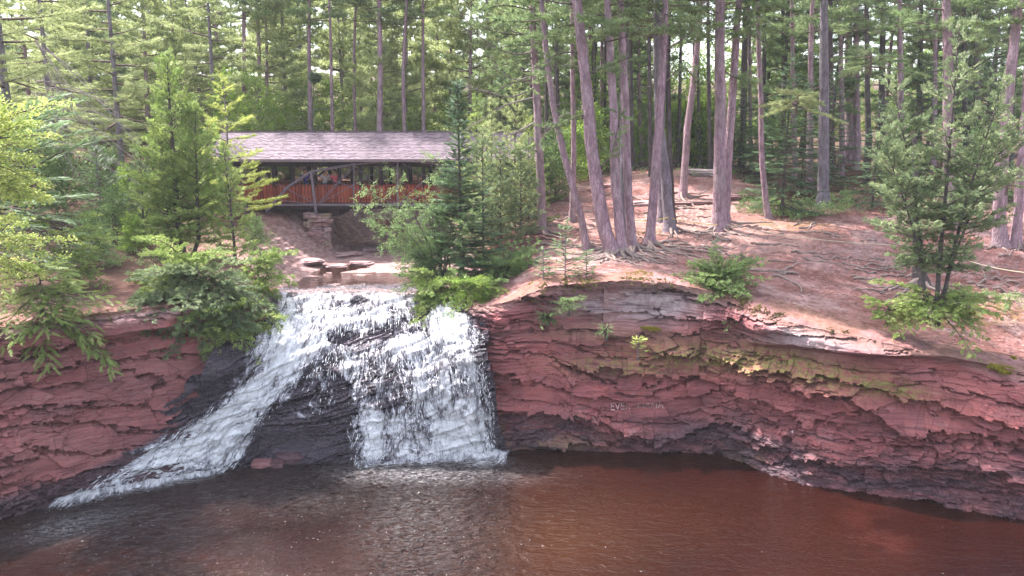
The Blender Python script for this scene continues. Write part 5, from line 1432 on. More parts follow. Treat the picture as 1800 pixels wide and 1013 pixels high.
# left cedar pair
colm = lambda L: (lambda t: L * (min(1, .55 + t * 2.2)) * (1 - t) ** .6 * (.8 + .3 * math.sin(t * 31)) + .12)
b = spot(335, 0, 38.5)
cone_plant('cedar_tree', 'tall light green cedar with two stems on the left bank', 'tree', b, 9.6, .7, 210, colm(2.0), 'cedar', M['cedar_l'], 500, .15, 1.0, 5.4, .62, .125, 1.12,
           [(-.35, 0, 9.6, .17, .1), (.55, .1, 7.2, .11, .5), (-.9, .3, 6.0, .08, -.4)], BD, bare=.15)
b = spot(418, 0, 38.0)
cone_plant('cedar_tree', 'smaller cedar right of the two stemmed cedar on the left bank', 'tree', b, 5.6, .5, 50, colm(1.3), 'cedar', M['cedar_l'], 520, .3, 1.1, 5, .55, .13, 1.0, [(0, 0, 5.6, .08, -.2)], BD)
b = spot(262, 0, 40.0)
cone_plant('cedar_tree', 'low dense cedar left of the two stemmed cedar', 'tree', b, 5.0, .3, 46, colm(1.3), 'cedar', M['cedar'], 530, .3, 1.1, 5, .55, .14, 1.0, [(0, 0, 5.0, .08, .2)], BD)
# cedar shrub hanging over the left rim: boughs fan out and droop
def hanging(name, label, base, n, L, az, el, curl, tname, mat, seed, sub=4.5, sublen=.7, space=.14, scale=1.0, H=1.2, bare=.15, flat=.7, bark='limb', cat='shrub'):
    base = np.array(base, float); root = thing(name, label, cat, tuple(base)); r = random.Random(seed)
    p, d, tb = grow(H, 0, n, lambda t: L * r.uniform(.45, 1.05), el[0], el[1], sub, sublen, space, seed, flat=flat, bare=bare, az=az, curl=curl)
    link('foliage', crown_mesh(tname, p, d, mat, scale * (1.02 if tname == 'cedar' else 1), seed, 1.3 if tname == 'cedar' else .4, name='foliage'), root); link('branches', tubes_mesh('branches', tb, M[bark]), root)
    mb = MB(); mb.tube([(0, 0, -.4), (0, 0, .2), (0, 0, H)], [.08, .06, .02], 7); mb.build('stem', M['limb'], root)
    return root
q = at(362, 532, 33.0); q[2] = 6.5
hanging('cedar_shrub', 'big rounded cedar shrub hanging over the left cliff beside the falls', q, 60, 3.2, (-3.3, .4), (-.75, .3), -.85, 'cedar', M['cedar'], 600, sub=5, sublen=.85, space=.12, scale=1.05)
q = at(325, 510, 33.6); q[2] = 6.9
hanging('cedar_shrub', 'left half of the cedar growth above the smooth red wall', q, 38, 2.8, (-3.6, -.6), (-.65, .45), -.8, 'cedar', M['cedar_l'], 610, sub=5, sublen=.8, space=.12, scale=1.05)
q = at(300, 560, 32.2); q[2] = 6.0
hanging('cedar_shrub', 'drooping cedar sprays at the lower left of the big cedar shrub', q, 34, 2.0, (-3.3, .3), (-.7, .2), -.8, 'cedar', M['cedar'], 615, sub=5, sublen=.7, space=.12, scale=1.0)
q = at(455, 500, 35.5); q[2] = 6.7
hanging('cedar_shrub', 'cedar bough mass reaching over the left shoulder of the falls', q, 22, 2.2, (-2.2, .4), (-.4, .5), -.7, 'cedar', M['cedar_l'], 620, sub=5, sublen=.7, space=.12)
q = at(402, 585, 32.6); q[2] = 5.2
hanging('cedar_shrub', 'cedar growth pressed against the left edge of the falling water', q, 44, 2.1, (-3.2, .3), (-.9, .5), -.7, 'cedar', M['cedar_l'], 625, sub=5.4, sublen=.6, space=.12, scale=1.0, H=.8)
# small firs
b = spot(192, 0, 42)
cone_plant('fir_tree', 'small pale young fir standing on the left rock ledge', 'tree', b, 5.4, .9, 58, lambda t: 1.75 * (1 - t) ** .95 + .06, 'fir', M['fir_l'], 640, .0, .7, 4.6, .5, .13, .9, [(0, 0, 5.3, .055, 0)], BG, flat=.2, bare=.05)
b = spot(160, 0, 38)
cone_plant('fir_tree', 'waist high fir at the foot of the left bank trees', 'tree', b, 2.2, .1, 34, lambda t: 1.1 * (1 - t) + .06, 'fir', M['fir_l'], 645, .1, .7, 5, .4, .12, .8, [(0, 0, 2.2, .03, 0)], BG, flat=.2, bare=.05)
# foliage pressing in at the left edge
q = at(-25, 330, 26.0)
hanging('birch_tree', 'sunlit yellow green broad leaves reaching in at the left edge', q, 34, 2.5, (-1.3, .8), (-.4, .5), -.3, 'leaf_big', M['leaf_y'], 660, sub=4.5, sublen=.8, space=.17, scale=.8, H=2.0, cat='tree')
q = at(-10, 470, 26.5)
hanging('birch_tree', 'lower pale broadleaf boughs at the left edge', q, 20, 2.4, (-1.3, .8), (-.5, .2), -.3, 'leaf_big', M['leaf_y'], 665, sub=4, sublen=.7, space=.18, scale=.75, H=1.5, cat='tree')
q = at(10, 440, 30.0)
hanging('fir_tree', 'grey green fir boughs behind the sunlit leaves at the left edge', q, 30, 3.0, (-1.6, .9), (-.3, .4), -.2, 'fir', M['fir_l'], 670, sub=4.6, sublen=.7, space=.14, scale=1.0, H=4.5, flat=.3, cat='tree')
q = at(80, 575, 29.0)
hanging('hemlock_tree', 'olive green boughs hanging down the left cliff face', q, 34, 2.9, (-2.2, .5), (-.55, .2), -.6, 'fir', M['cedar_l'], 680, sub=5, sublen=.7, space=.13, scale=.95, H=2.4, flat=.6, cat='tree')
q = at(120, 500, 33.0)
hanging('hemlock_tree', 'feathery olive bough in front of the jutting left ledge', q, 26, 2.3, (-2.4, .3), (-.5, .4), -.6, 'cedar', M['cedar_l'], 690, sub=5, sublen=.6, space=.13, scale=.9, H=2.6, flat=.6, cat='tree')
q = at(60, 420, 34.0)
hanging('hemlock_tree', 'dense pale green boughs filling the left bank above the cliff', q, 46, 3.0, (-2.6, .6), (-.3, .6), -.3, 'fir', M['fir_l'], 700, sub=4.6, sublen=.7, space=.15, scale=1.0, H=4.0, flat=.4, cat='tree')
for i, (px, Y, s, k, lab) in enumerate(((215, 41, .8, 'bushd', 'low leafy bush on the bare ground below the small pale fir'), (170, 36, .7, 'bushd', 'low bush at the brink of the left cliff'), (245, 39, .55, 'bush', 'small bright bush left of the big cedar shrub'), (250, 46, .9, 'bush', 'yellow green bush behind the left cedar'), (285, 44, .7, 'bush', 'low bright bush at the foot of the left cedar'), (215, 48, 1.1, 'bushd', 'mid green bush behind the small pale fir'), (130, 46, 1.3, 'bushd', 'leafy bush deep on the left bank'), (390, 47, .9, 'bush', 'bright bush near the left abutment of the bridge'),
                                    (340, 50, 1.2, 'bushd', 'bush in the shade left of the bridge'), (455, 43, .5, 'bushd', 'small bush on the left river bank'), (60, 44, 1.4, 'bushd', 'wide bush behind the left edge boughs'))):
    simple_tree('understorey_bush', lab, 'bush', spot(px, 0, Y), k, 1.5, .03, M['limb'], 0, None, i, s, crown_name='leaves')
# dead twiggy branches hanging on the left
root = thing('dead_branches', 'tangle of bare grey twigs hanging in front of the left pines', 'branches', tuple(at(110, 200, 42)))
mb = MB(); rr = random.Random(9); o0 = at(110, 200, 42)
for i in range(26):
    p = at(rr.uniform(60, 90), rr.uniform(60, 260), 42.3) - o0; e = at(rr.uniform(110, 260), rr.uniform(180, 330), 41 + rr.uniform(-1.5, 1)) - o0; m = (p + e) / 2 + [0, 0, rr.uniform(.1, .5)]
    P = smooth_path([p, m, e], 7); mb.tube(P, np.linspace(.03, .008, 7), 4)
    for k in range(9):
        s = P[rr.randint(2, 6)]; d = np.array([rr.uniform(-.3, 1), rr.uniform(-.6, .6), rr.uniform(-1, .1)]); mb.tube([s, s + d * rr.uniform(.3, .9)], [.009, .004], 3)
tag(mb.build('twigs', M['twig'], root), kind='stuff')

# ---------------- centre: fir spire, alder, bushes at the lip
b = spot(812, 0, 38.2); b[2] -= .2
def fir_prof(t): return (2.35 * (1 - t / .62) ** .8 + .32 if t < .62 else .42 * (1 - (t - .62) / .38) ** .7 + .06)
H = float(at(808, 135, 38.2)[2] - b[2])
cone_plant('fir_tree', 'slender dark fir spire in front of the right half of the bridge', 'tree', b, H, .6, 190, fir_prof, 'fir', M['fir'], 700, -.15, .55, 5.4, .6, .11, 1.15, [(0, 0, H, .13, -.1)], BD, flat=.35, bare=.08)
q = spot(775, 0, 37.3); q[2] = 6.3
def alder():
    root = thing('alder_tree', 'leafy alder leaning left over the top of the falls', 'tree', tuple(q)); P = []; D = []; TB = []; r = random.Random(8)
    tips = [(650, 335), (665, 400), (690, 300), (700, 370), (720, 440), (740, 320), (765, 280), (700, 470), (760, 380), (740, 470), (790, 330), (680, 430), (640, 365), (815, 300), (835, 360), (720, 500)]
    for i, (px, py) in enumerate(tips):
        e = at(px, py, 37.2 + r.uniform(-1.2, 1.2)) - q; m = e * .5 + [0, 0, .5]; P1 = smooth_path([(0, 0, -.3), m * .5 + [.1, 0, .1], m, e], 12)
        TB.append((P1, np.linspace(.055, .012, 12), 5))
        for s in range(46):
            k = r.randint(4, 11); a = P1[k]; d = unit(np.array([r.uniform(-1, .8), r.uniform(-1, 1), r.uniform(-.5, .6)])); l = r.uniform(.25, .85)
            TB.append((np.array([a, a + d * l]), np.array([.008, .003]), 3))
            for j in range(5): P.append(a + d * l * (j + .6) / 5); D.append(d + np.array([r.uniform(-.5, .5) for _ in range(3)]))
    link('leaves', crown_mesh('leaf', np.array(P), np.array(D), M['leaf'], 1.0, 8, .6, name='leaves'), root); link('branches', tubes_mesh('branches', TB, M['limb']), root)
alder()
for i, (px, Y, h, L, lab, k, mt) in enumerate(((880, 41, 5.4, 1.5, 'green cedar thicket right of the dark fir spire', 'cedar', 'cedar'), (915, 43, 4.6, 1.3, 'cedar sapling between the fir and the dead limbed pine', 'cedar', 'cedar'), (850, 39.5, 6.6, 1.5, 'grey green cedar close behind the dark fir', 'cedar', 'cedar'),
                                        (905, 46, 8.2, 2.0, 'pale pine sapling at the right end of the bridge', 'pine_soft', 'pine_l'), (928, 47, 6.0, 1.4, 'pale cedar before the right end of the bridge roof', 'cedar', 'cedar_l'), (865, 42, 7.6, 1.3, 'pale pine sapling standing over the right half of the roof', 'pine_soft', 'pine_l'), (840, 44, 7.5, 1.7, 'cedar rising in front of the right part of the roof', 'cedar', 'cedar_l'))):
    cone_plant('cedar_tree' if k == 'cedar' else 'pine_tree', lab, 'tree', spot(px, 0, Y), h, .2, 60, lambda t, L=L: L * (1 - t) ** .7 + .12, k, M[mt], 720 + i * 9, .1, .9, 4.6, .6, .14, 1.0, [(0, 0, h, .07, 0)], BD)
q = at(890, 462, 37.6); q[2] = gz(q[0], 37.6)
hanging('juniper_bush', 'bright green juniper spreading over the slope right of the fir', q, 54, 1.9, (-3.2, 3.2), (.1, .6), -.25, 'cedar', M['juniper'], 740, sub=5.0, sublen=.5, space=.14, scale=.95, H=.4, bare=.05)
q = at(840, 500, 36.2); q[2] = gz(q[0], 36.2) + .1
hanging('juniper_bush', 'low green juniper below the fir trunk', q, 46, 1.7, (-3.2, 3.2), (.0, .6), -.3, 'cedar', M['juniper'], 745, sub=5.0, sublen=.5, space=.14, scale=.95, H=.6, bare=.05)
q = at(822, 525, 35.4); q[2] = 6.1
hanging('broadleaf_shrub', 'yellow green leafy shrub hanging over the right shoulder of the falls', q, 40, 1.6, (-3.1, .2), (-.6, .5), -.7, 'leaf', M['leaf_b'], 750, sub=6, sublen=.5, space=.12, scale=.9, H=.7)
q = at(770, 515, 36.6); q[2] = 6.0
hanging('cedar_shrub', 'soft green cedar boughs hanging over the lip of the falls below the fir', q, 36, 1.9, (-3.2, .2), (-.5, .5), -.6, 'cedar', M['cedar_l'], 752, sub=5.2, sublen=.6, space=.12, scale=1.0, H=.9)
q = at(850, 555, 34.4); q[2] = 5.4
hanging('fern', 'dark ferns in the shaded corner beside the falls', q, 26, .9, (-3.1, .2), (-.5, .4), -.8, 'fir', M['fir'], 755, sub=6, sublen=.3, space=.1, scale=.7, H=.5)
q = at(963, 560, 33.4); q[2] = float(at(963, 562, 33.4)[2])
hanging('fern', 'clump of green ferns on the ledge right of the falls', q, 34, .7, (-3.1, 0.1), (-.3, .6), -.9, 'fir', M['leaf'], 757, sub=6, sublen=.2, space=.08, scale=.5, H=.2, bare=.02)
q = at(1066, 583, 32.7)
hanging('fern', 'small fern clump beneath the pale ledge', q, 18, .55, (-3.1, 0.1), (-.5, .5), -.9, 'fir', M['leaf'], 759, sub=6, sublen=.2, space=.08, scale=.5, H=.2, bare=.02)
q = at(1000, 540, 33.2)
hanging('broadleaf_shrub', 'low dark leafed shrub with yellow tips under the cliff edge fir', q, 30, .8, (-3.1, 0.1), (-.2, .7), -.6, 'leaf', M['leaf'], 760, sub=6, sublen=.3, space=.09, scale=.6, H=.2, bare=.05)
for px, Y, h, L, lab, z in ((993, 34.6, 2.7, 1.05, 'young thin fir rooted at the cliff edge left of the pine cluster', None), (1030, 34.4, 1.3, .6, 'knee high fir beside the young thin fir', None), (955, 34.5, 1.5, .7, 'small fir low on the slope above the falls corner', None),
                      (1255, 34.8, 1.5, .5, 'leader of a young fir poking out of the round juniper', 7.5), (1300, 34.8, 1.1, .45, 'second fir leader above the round juniper', 7.4), (1125, 32.35, .75, .3, 'tiny yellowish fir seedling growing on the cliff ledge', float(at(1125, 618, 32.35)[2]))):
    b = spot(px, 0, Y)
    if z: b[2] = z
    cone_plant('fir_tree', lab, 'tree', b, h, .1, int(14 + h * 12), lambda t, L=L: L * (1 - t) + .05, 'fir', M['fir_l'] if px != 1125 else M['leaf_y'], int(800 + px), .0, .6, 5, .4, .12, .62, [(0, 0, h, .03, 0)], BG, flat=.2, bare=.05)
q = at(1268, 500, 33.7); q[2] = gz(q[0], 34) - .1
hanging('juniper_bush', 'rounded pale green juniper bulging over the cliff edge in the middle', q, 80, 2.0, (-3.6, .5), (-.35, .95), -.5, 'cedar', M['juniper'], 770, sub=5.5, sublen=.55, space=.13, scale=.75, H=.5, bare=.12)

# ---------------- right cedar
b = at(1650, 556, 29.3)
def rprof(t): return 1.85 * min(1, .35 + t * 2) * (1 - t) ** .5 * (.7 + .5 * math.sin(t * 27)) + .15
rc = cone_plant('cedar_tree', 'large many stemmed cedar at the right cliff edge', 'tree', b, float(at(1640, 60, 29.3)[2] - b[2]), 1.7, 270, rprof, 'cedar', M['cedar'], 780, .0, .95, 5.0, .65, .135, 1.0,
           [(-.16, 0, 10.4, .10, -.2), (.14, .1, 8.6, .09, 1.8), (.3, .5, 7.2, .07, 3.4), (-.3, .6, 8.4, .08, -2.6), (-.4, .2, 6.6, .06, -4.4)], BD, bare=.1)
q = at(1640, 545, 29.4)
hanging('cedar_shrub', 'low cedar boughs spilling over the cliff edge under the right cedar', q, 40, 2.4, (-3.5, .3), (-.35, .3), -.55, 'cedar', M['cedar_l'], 790, sub=5, sublen=.55, space=.12, scale=.8, H=.5)
q = at(1560, 555, 30.3)
hanging('cedar_shrub', 'left spray of cedar boughs on the cliff rim beside the right cedar', q, 26, 1.4, (-3.5, .3), (-.3, .5), -.5, 'cedar', M['cedar_l'], 795, sub=5, sublen=.5, space=.12, scale=.8, H=.4)
# light boughs of a white pine high on the right
for i, (px, py, Y, L, lab, mt) in enumerate(((1400, 190, 48, 2.6, 'pale green pine bough hanging before the grey pine stem', 'pine_l'), (1530, 120, 46, 3.0, 'blue green pine bough above the right cedar', 'pine'), (1770, 330, 40, 2.4, 'cedar bough before the right edge pines', 'cedar'))):
    q = at(px, py, Y)
    hanging('pine_bough', lab, q, 12, L, (-3.2, 3.2), (-.2, .2), -.2, 'pine_soft' if mt != 'cedar' else 'cedar', M[mt], 820 + i, sub=3.5, sublen=.9, space=.16, scale=1.1, H=.8, flat=.3, cat='bough')

# long dead limbs of the pine by the bridge, and boughs of the cluster
rt, p0, p3 = P0S[952]
mb = MB(); rr = random.Random(3)
for a, pth in (((948, 150), [(900, 170), (850, 160), (800, 148)]), ((947, 170), [(890, 185), (840, 215), (800, 235)]), ((946, 90), [(900, 95), (850, 70), (815, 30)]), ((950, 210), [(900, 235), (850, 245)]), ((951, 240), [(985, 205), (1035, 190)]),
               ((945, 60), [(900, 55), (860, 20)]), ((946, 130), [(905, 140), (870, 110)]), ((944, 30), [(975, 22), (1010, 20)])):
    P = smooth_path([at(*a, p0[1]) - p0] + [at(x, y, p0[1] - 1.0 * (k + 1) * .6) - p0 for k, (x, y) in enumerate(pth)], 16)
    mb.tube(P, np.linspace(.05, .012, 16), 5)
    for k in range(22):
        s = P[rr.randint(3, 15)]; d = np.array([rr.uniform(-1, .4), rr.uniform(-.5, .5), rr.uniform(-.8, .5)]); l = rr.uniform(.3, 1.1); mb.tube([s, s + d * l * .5 + [0, 0, .04], s + d * l], [.014, .01, .004], 3)
tag(mb.build('dead_limb', M['twig'], rt), kind='stuff')
def needle_bough(parent, p0, starts, seed, mat='pine', off=-1.0, tn='pine', scale=1.0):
    P = []; D = []; TB = []; r = random.Random(seed)
    for pth in starts:
        C = smooth_path([at(x, y, p0[1] + off * k * .6) - p0 for k, (x, y) in enumerate(pth)], 14); TB.append((C, np.linspace(.045, .012, 14), 5))
        L = np.linalg.norm(C[-1] - C[0])
        for s in range(int(L * 7)):
            k = r.randint(5, 13); a = C[k]; d = unit(np.array([r.uniform(-1, 1), r.uniform(-.8, .8), r.uniform(-.35, .5)])); l = r.uniform(.25, 1.0)
            TB.append((np.array([a, a + d * l]), np.array([.01, .005]), 3))
            for j in range(3): P.append(a + d * l * (.5 + j * .25)); D.append(d + np.array([r.uniform(-.3, .3), r.uniform(-.3, .3), r.uniform(0, .4)]))
    link('foliage', crown_mesh(tn, np.array(P), np.array(D), M[mat], scale, seed, name='foliage'), parent); link('branches', tubes_mesh('branches', TB, M['limb']), parent)
needle_bough(rt, p0, [[(944, 60), (890, 60), (820, 40)], [(942, 20), (880, 10), (800, 30)], [(946, 100), (900, 110), (840, 130)], [(940, 40), (980, 60), (1030, 80)], [(941, 10), (1000, -10), (1060, 10)], [(947, 140), (890, 150), (850, 190)], [(945, 80), (900, 80), (860, 90)], [(952, 270), (920, 260), (880, 280)], [(945, 20), (960, 90), (1000, 120)]], 31)
rt, p0, p3 = P0S[1077]
needle_bough(rt, p0, [[(1035, 200), (990, 215), (950, 240)], [(1025, 90), (970, 100), (930, 150)], [(1030, 130), (1060, 120), (1110, 100)], [(1050, 300), (1075, 270), (1090, 200)]], 33)
rt, p0, p3 = P0S[1142]
needle_bough(rt, p0, [[(1164, 150), (1200, 120), (1230, 150)], [(1168, 90), (1210, 60), (1240, 20)], [(1168, 60), (1120, 60), (1090, 40)], [(1170, 30), (1130, -10), (1080, 0)]], 35, off=1.2)
rt, p0, p3 = P0S[1264]
needle_bough(rt, p0, [[(1266, 80), (1310, 60), (1370, 90)], [(1267, 30), (1220, 20), (1180, 60)], [(1266, 120), (1300, 140), (1350, 150)], [(1267, 10), (1330, 0), (1400, 20)]], 37, off=1.5)
rt, p0, p3 = P0S[1447]
needle_bough(rt, p0, [[(1450, 100), (1500, 90), (1560, 110)], [(1450, 50), (1400, 60), (1350, 50)], [(1450, 20), (1520, 10), (1600, 30)], [(1450, 150), (1400, 170), (1370, 210)]], 39, off=-.8)
rt, p0, p3 = P0S[1668]
needle_bough(rt, p0, [[(1664, 100), (1720, 90), (1790, 60)], [(1664, 50), (1600, 40), (1540, 60)], [(1664, 130), (1720, 150), (1790, 180)]], 41, off=-.8)

# ---------------- ground cover, moss, surface roots, rope
def ground_cover():
    r = np.random.default_rng(21); n = 2600
    cx = r.uniform(1300, 1500, n); cy = np.interp(cx, [1300, 1400, 1500], [376, 392, 372]) - r.uniform(0, 34, n)
    P = []; 
    for a, bb in zip(cx[:900], cy[:900]): P.append(hit(a, bb, 40, 62))
    # other shaded edges
    for a, bb in zip(r.uniform(1500, 1800, 260), r.uniform(330, 400, 260)): P.append(hit(a, bb, 40, 66))
    for a, bb in zip(r.uniform(940, 1300, 260), r.uniform(296, 312, 260)): P.append(hit(a, bb, 50, 74))
    for a, bb in zip(r.uniform(120, 480, 620), r.uniform(395, 475, 620)): P.append(hit(a, bb, 36, 56))
    for a, bb in zip(r.uniform(1660, 1800, 120), r.uniform(500, 560, 120)): P.append(hit(a, bb, 26, 36))
    P = np.array(P); P[:, 2] += r.uniform(.0, .25, len(P))
    D = np.stack([r.normal(0, .6, len(P)), r.normal(0, .6, len(P)), np.full(len(P), .5)], -1)
    tag(link('ground_cover', crown_mesh('leaf_big', P, D, M['leaf'], .8, 21, .5, name='ground_cover')), 'low green plants covering the ground at the forest edge', kind='stuff')
ground_cover()
def litter():
    r = np.random.default_rng(33); n = 26000
    X = r.uniform(-1, 30, n); Y = r.uniform(27, 66, n); sd = poly_sd(X, Y, POOL); k = (sd < -.8) & (chan(X, Y) > .97); X, Y = X[k], Y[k]; n = len(X)
    Z = land(X, Y) + .012; a = r.uniform(0, pi, n); tw = r.random(n) < .3
    L = np.where(tw, r.uniform(.1, .5, n), r.uniform(.03, .09, n)); w = np.where(tw, .008, r.uniform(.015, .035, n))
    d = np.stack([np.cos(a), np.sin(a), r.normal(0, .1, n)], -1); s = np.stack([-np.sin(a), np.cos(a), r.normal(0, .2, n)], -1); c = np.stack([X, Y, Z], -1)
    v = np.stack([c - d * L[:, None], c + s * w[:, None] + [0, 0, .012], c + d * L[:, None] + [0, 0, .01], c - s * w[:, None]], 1).reshape(-1, 3); b = np.arange(n)[:, None] * 4
    me = new_mesh('litter', v, np.concatenate([b + [0, 3, 1], b + [1, 3, 2]]), {'tint': np.repeat(r.random(n), 4)}, False, [M['litter']])
    tag(link('litter', me), 'scattered twigs and brown needles lying on the bare soil', kind='stuff')
    n = 1500; X = r.uniform(-12, 30, n); Y = r.uniform(27, 62, n); sd = poly_sd(X, Y, POOL); k = sd < -.8; X, Y = X[k], Y[k]; n = len(X); Z = land(X, Y)
    oc = unit(np.array([[1, 0, 0], [0, 1, 0], [-1, 0, 0], [0, -1, 0], [0, 0, 1], [0, 0, -1.0]])); sc = r.uniform(.02, .09, (n, 1, 1)) * r.uniform(.6, 1.3, (n, 6, 1)) * np.array([1, 1, .5])
    v = (np.stack([X, Y, Z], -1)[:, None] + oc[None] * sc).reshape(-1, 3); b = np.arange(n)[:, None] * 6; F = np.concatenate([b + q for q in ([0, 1, 4], [1, 2, 4], [2, 3, 4], [3, 0, 4], [1, 0, 5], [2, 1, 5], [3, 2, 5], [0, 3, 5])])
    tag(link('pebbles', new_mesh('pebbles', v, F, {'tint': np.repeat(r.random(n), 6)}, False, [M['pebble']])), 'small stones strewn over the soil', kind='stuff')
M['litter'] = mat_leaf('needle_litter', (.05, .03, .02), (.16, .09, .06), (.36, .26, .2), .1)
M['pebble'] = mat_leaf('pebble_stone', (.12, .07, .07), (.28, .18, .17), (.45, .36, .34), 0.0)
litter()
def moss_patch(px, py, Y, w, d, h, lab, hang=False):
    c = at(px, py, Y); n = 1500; r = np.random.default_rng(int(px))
    a = r.random(n) * 2 * pi; q = np.sqrt(r.random(n)); x = np.cos(a) * q * w / 2; y = np.sin(a) * q * d / 2; z = h * (1 - q ** 2) * (.7 + .5 * fbm(x * 3, y * 3, 2, 5))
    root = thing('moss_patch', lab, 'moss', tuple(c))
    k = (fbm(x * 3.2 + px, y * 3.2, 3, 9) - .5) * 3.4 + .8 * (1 - q) > .3; x, y, z = x[k], y[k], z[k]; n = len(x)
    gzv = land(x + c[0], y + c[1]) - c[2]; z = np.where(np.abs(gzv) < .5, gzv + .02, z * .5)
    tuft = instance('juniper', np.stack([x, y, z - .03], -1), np.stack([r.normal(0, .5, n), r.normal(0, .5, n), np.ones(n)], -1), r.normal(size=(n, 3)), r.uniform(.3, .8, n), 3)
    tag(link('tufts', new_mesh('tufts', tuft[0], tuft[1], {'tint': tuft[2]}, False, [M['moss']]), root), kind='stuff')
moss_patch(1130, 480, 34.3, 2.1, .8, .22, 'bright yellow green moss cushion below the roots of the pine cluster')
moss_patch(1762, 628, 27.7, 1.0, .8, .3, 'yellow moss cushion hanging at the far right cliff brow')
moss_patch(1135, 578, 32.9, 1.3, .5, .16, 'yellow moss on the ledge beneath the pale rock face')
moss_patch(1700, 545, 29.6, 1.8, 1.1, .16, 'olive moss right of the cedar stems')
moss_patch(938, 515, 35.0, .6, .5, .2, 'small yellow moss cushion beside the juniper above the falls')

rr = random.Random(77)
def surface_roots(key, spots):
    rt, p0, _ = P0S[key]
    for px, py, ang, L in spots:
        s = hit(px, py); a = radians(ang); pts = []; x, y = s[0], s[1]; n = 10; r0 = rr.uniform(.045, .08)
        for i in range(n):
            pts.append((x - p0[0], y - p0[1], gz(x, y) + r0 * .5 * sin(i * 1.7) + .045 - p0[2])); a += rr.uniform(-.4, .4); x += cos(a) * L / n; y += sin(a) * L / n
        mb = MB(); mb.tube(smooth_path(pts, 18), np.linspace(r0, r0 * .35, 18), 6, .12, int(px)); mb.build('root', M['root'], rt, True)
surface_roots(1142, [(1165, 440, -20, 3.4), (1175, 435, 5, 4), (1190, 448, -10, 3), (1150, 455, -60, 1.8), (1130, 458, -50, 1.6), (1200, 440, -25, 4), (1160, 430, 10, 3), (1330, 432, 10, 2.6), (1280, 425, 170, 2.5), (1230, 445, 8, 3)])
surface_roots(1077, [(1060, 455, -150, 2.0), (1070, 458, -120, 1.4), (1085, 460, -80, 1.4), (1050, 452, 190, 2.4), (1100, 462, -60, 1.6), (1110, 458, -30, 2), (950, 430, 5, 2.5), (1000, 425, 175, 2.2), (940, 445, 20, 2)])
surface_roots(1617, [(1560, 510, 190, 2), (1595, 515, 215, 1.6), (1520, 470, 20, 2.4), (1540, 480, -160, 2.2), (1700, 500, 5, 3), (1730, 492, -10, 3), (1720, 505, 12, 3), (1745, 510, -5, 2.5), (1690, 490, 15, 2), (1640, 505, -30, 1.8), (1500, 492, 10, 2.6), (1790, 500, 170, 2)])
surface_roots(1264, [(1390, 445, 5, 2.6), (1430, 455, 20, 2.4), (1480, 462, -10, 2.4), (1350, 460, 8, 2.6), (1240, 372, 170, 3.0), (1180, 372, 10, 3.4), (1130, 378, 5, 3.0)])
surface_roots(1200, [(1190, 355, -20, 3), (1215, 350, 190, 3), (1260, 345, 5, 4), (1180, 340, 15, 3), (1100, 350, 0, 3), (1060, 345, 10, 3), (990, 380, 5, 3), (960, 400, 175, 2)])

rq = random.Random(55)
for k in range(90):
    px = rq.uniform(930, 1790); py = rq.uniform(350, 515)
    if py > 455 and px < 1340: continue
    key = min(P0S, key=lambda q: abs(q - px) + (60 if q in (1351, 1447, 1424, 1668) else 0))
    surface_roots(key, [(px, py, rq.choice((-1, 1)) * rq.uniform(-25, 25) + rq.choice((0, 180)), rq.uniform(1.0, 3.2))])
M['rope'] = mat_simple('yellow_rope', (.42, .34, .06), (.6, .5, .14), 30, .8, .3)
M['rope2'] = mat_simple('pale_rope', (.5, .42, .3), (.65, .58, .42), 30, .8, .3)
def rope(label, ends, sag, mat):
    A = np.array(ends[0]); B_ = np.array(ends[1]); t = np.linspace(0, 1, 24)[:, None]; P = A * (1 - t) + B_ * t; P[:, 2] -= (4 * t * (1 - t))[:, 0] * sag
    o = MB().tube(P - A, .022, 6).build('rope', mat, None, True); o.location = A; tag(o, label, 'rope')
Pa = P0S[1178][1]; Pb = P0S[1264][1]
rope('yellow rope strung from the dark grey pine to the twin pines', (Pa + [.0, -.35, .75], Pb + [0, -.4, .35]), .1, M['rope'])
rope('yellow rope running behind the cliff edge cluster to the grey pine', (P0S[1098][1] + [0, -.3, 1.2], Pa + [-.2, -.3, .8]), .12, M['rope'])
rope('thin pale rope low across the dirt right of the twin pines', (Pb + [.2, -.4, .35], np.array([*spot(1560, 0, 42)[:2], spot(1560, 0, 42)[2] + .35])), .2, M['rope2'])
rope('thin pale rope between the right cedar and the right edge', (at(1690, 455, 36), at(1830, 482, 34)), .12, M['rope2'])
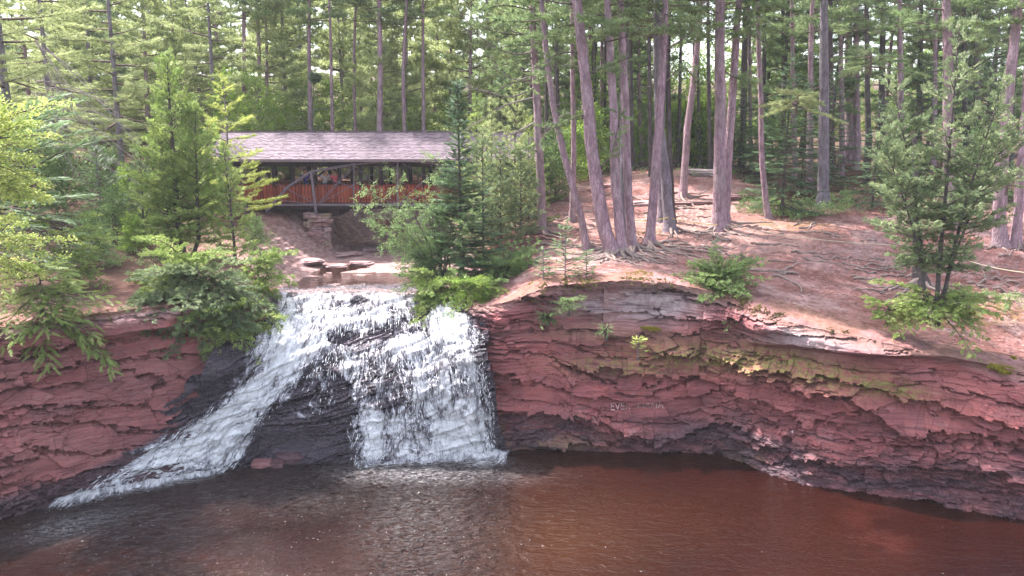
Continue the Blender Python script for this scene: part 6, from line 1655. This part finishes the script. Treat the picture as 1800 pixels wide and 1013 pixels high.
# the signs of passers-by scratched in the rock
def carving(text, px, py, hpx, rot=0):
    cv = bpy.data.curves.new('carved_letters', 'FONT'); cv.body = text; cv.size = 1; cv.resolution_u = 2; cv.offset = -.012
    ob = bpy.data.objects.new('tmp', cv); COL.objects.link(ob)
    dg = bpy.context.evaluated_depsgraph_get(); me = bpy.data.meshes.new_from_object(ob.evaluated_get(dg)); bpy.data.objects.remove(ob)
    C = CLIFF['right']; co = np.array([tuple(v.co) for v in me.vertices])
    i, j = np.unravel_index(np.argmin((C['px'] - px) ** 2 + (C['py'] - py) ** 2), C['px'].shape)
    s0 = C['s'][i]; w0 = C['W'][i, j]; sc = hpx * 33 / 1400 / .7
    c, s = cos(rot), sin(rot); x = co[:, 0] * sc; y = co[:, 1] * sc; u = s0 + x * c - y * s; w = w0 + x * s + y * c
    out = np.zeros_like(co)
    for k in range(len(co)):
        a = min(max(int(np.searchsorted(C['s'], u[k])), 1), len(C['s']) - 1); col = C['W'][a]; b_ = int(np.argmin(np.abs(col - w[k])))
        nb = C['V'][max(a - 2, 0):a + 3, max(b_ - 1, 0):b_ + 2].reshape(-1, 3); nn = C['N'][a]
        f = (nb[:, 0] * nn[0] + nb[:, 1] * nn[1]).mean() + .01; base = C['P'][a - 1] + (C['P'][a] - C['P'][a - 1]) * (u[k] - C['s'][a - 1]) / (C['s'][a] - C['s'][a - 1])
        g = base[0] * nn[0] + base[1] * nn[1]; out[k] = [base[0] + nn[0] * (f - g + .012), base[1] + nn[1] * (f - g + .012), w[k]]
    me.vertices.foreach_set('co', out.ravel()); me.materials.clear(); me.materials.append(M['scratch']); me.update()
    o = link('carved_letters', me, CLIFFR)
M['scratch'] = mat_simple('scratched_rock', (.46, .3, .3), (.62, .46, .46), 20, .9, .2)
for a in (('EVER', 1072, 716, 12, .03), ('ANGEL A', 990, 734, 10, .08), ('MAPIA', 1118, 714, 12, 0), ('M', 1382, 765, 14, .1), ('JB', 1300, 712, 10, 0), ('RK', 955, 690, 9, 0)):
    if a[0] in ('JB', 'RK'): continue
    carving(*a)
# ---------------- soft air between the trees
def haze():
    me = bpy.data.meshes.new('haze'); x0, x1, y0, y1, z0, z1 = -280, 280, -65, 520, -3, 66
    v = [(x0, y0, z0), (x1, y0, z0), (x1, y1, z0), (x0, y1, z0), (x0, y0, z1), (x1, y0, z1), (x1, y1, z1), (x0, y1, z1)]
    me.from_pydata(v, [], [(0, 3, 2, 1), (4, 5, 6, 7), (0, 1, 5, 4), (1, 2, 6, 5), (2, 3, 7, 6), (3, 0, 4, 7)]); o = link('haze', me)
    t = NT('haze'); p = t.node('ShaderNodeVolumePrincipled'); p.inputs['Color'].default_value = (.93, .93, 1, 1); p.inputs['Density'].default_value = .00035; p.inputs['Anisotropy'].default_value = .2
    t.l.new(p.outputs[0], t.out.inputs['Volume']); me.materials.append(t.m); tag(o, 'pale summer haze between the trees', kind='stuff')
haze()

def rim_sod():
    r = np.random.default_rng(44); P = []; D = []
    for nm, n in (('right', 2600), ('left', 700)):
        C = CLIFF[nm]; k = r.integers(0, len(C['s']), n); j = np.clip((np.abs(r.normal(0, 6, n))).astype(int), 0, 30)
        ok = fbm(C['s'][k] * .6, k * 0.0, 3, 9) > .44; k = k[ok]; j = j[ok]; q = C['V'][k, j] - np.concatenate([C['N'][k] * r.uniform(-.05, .5, (len(k), 1)), np.zeros((len(k), 1))], 1)
        q[:, 2] = np.where(j < 3, land(q[:, 0], q[:, 1]) + .02, q[:, 2]); P.append(q); D.append(np.concatenate([C['N'][k] * .6 + r.normal(0, .4, (len(k), 2)), r.uniform(-.7, .6, (len(k), 1))], 1))
    P = np.vstack(P); D = np.vstack(D)
    tag(link('rim_sod', crown_mesh('juniper', P, D, M['sod'], 1.5, 44, .8, name='rim_sod')), 'ragged fringe of brown grass and moss along the cliff edges', kind='stuff')
M['sod'] = mat_leaf('sod_fringe', (.045, .04, .02), (.14, .11, .045), (.3, .25, .08), .2)
rim_sod()
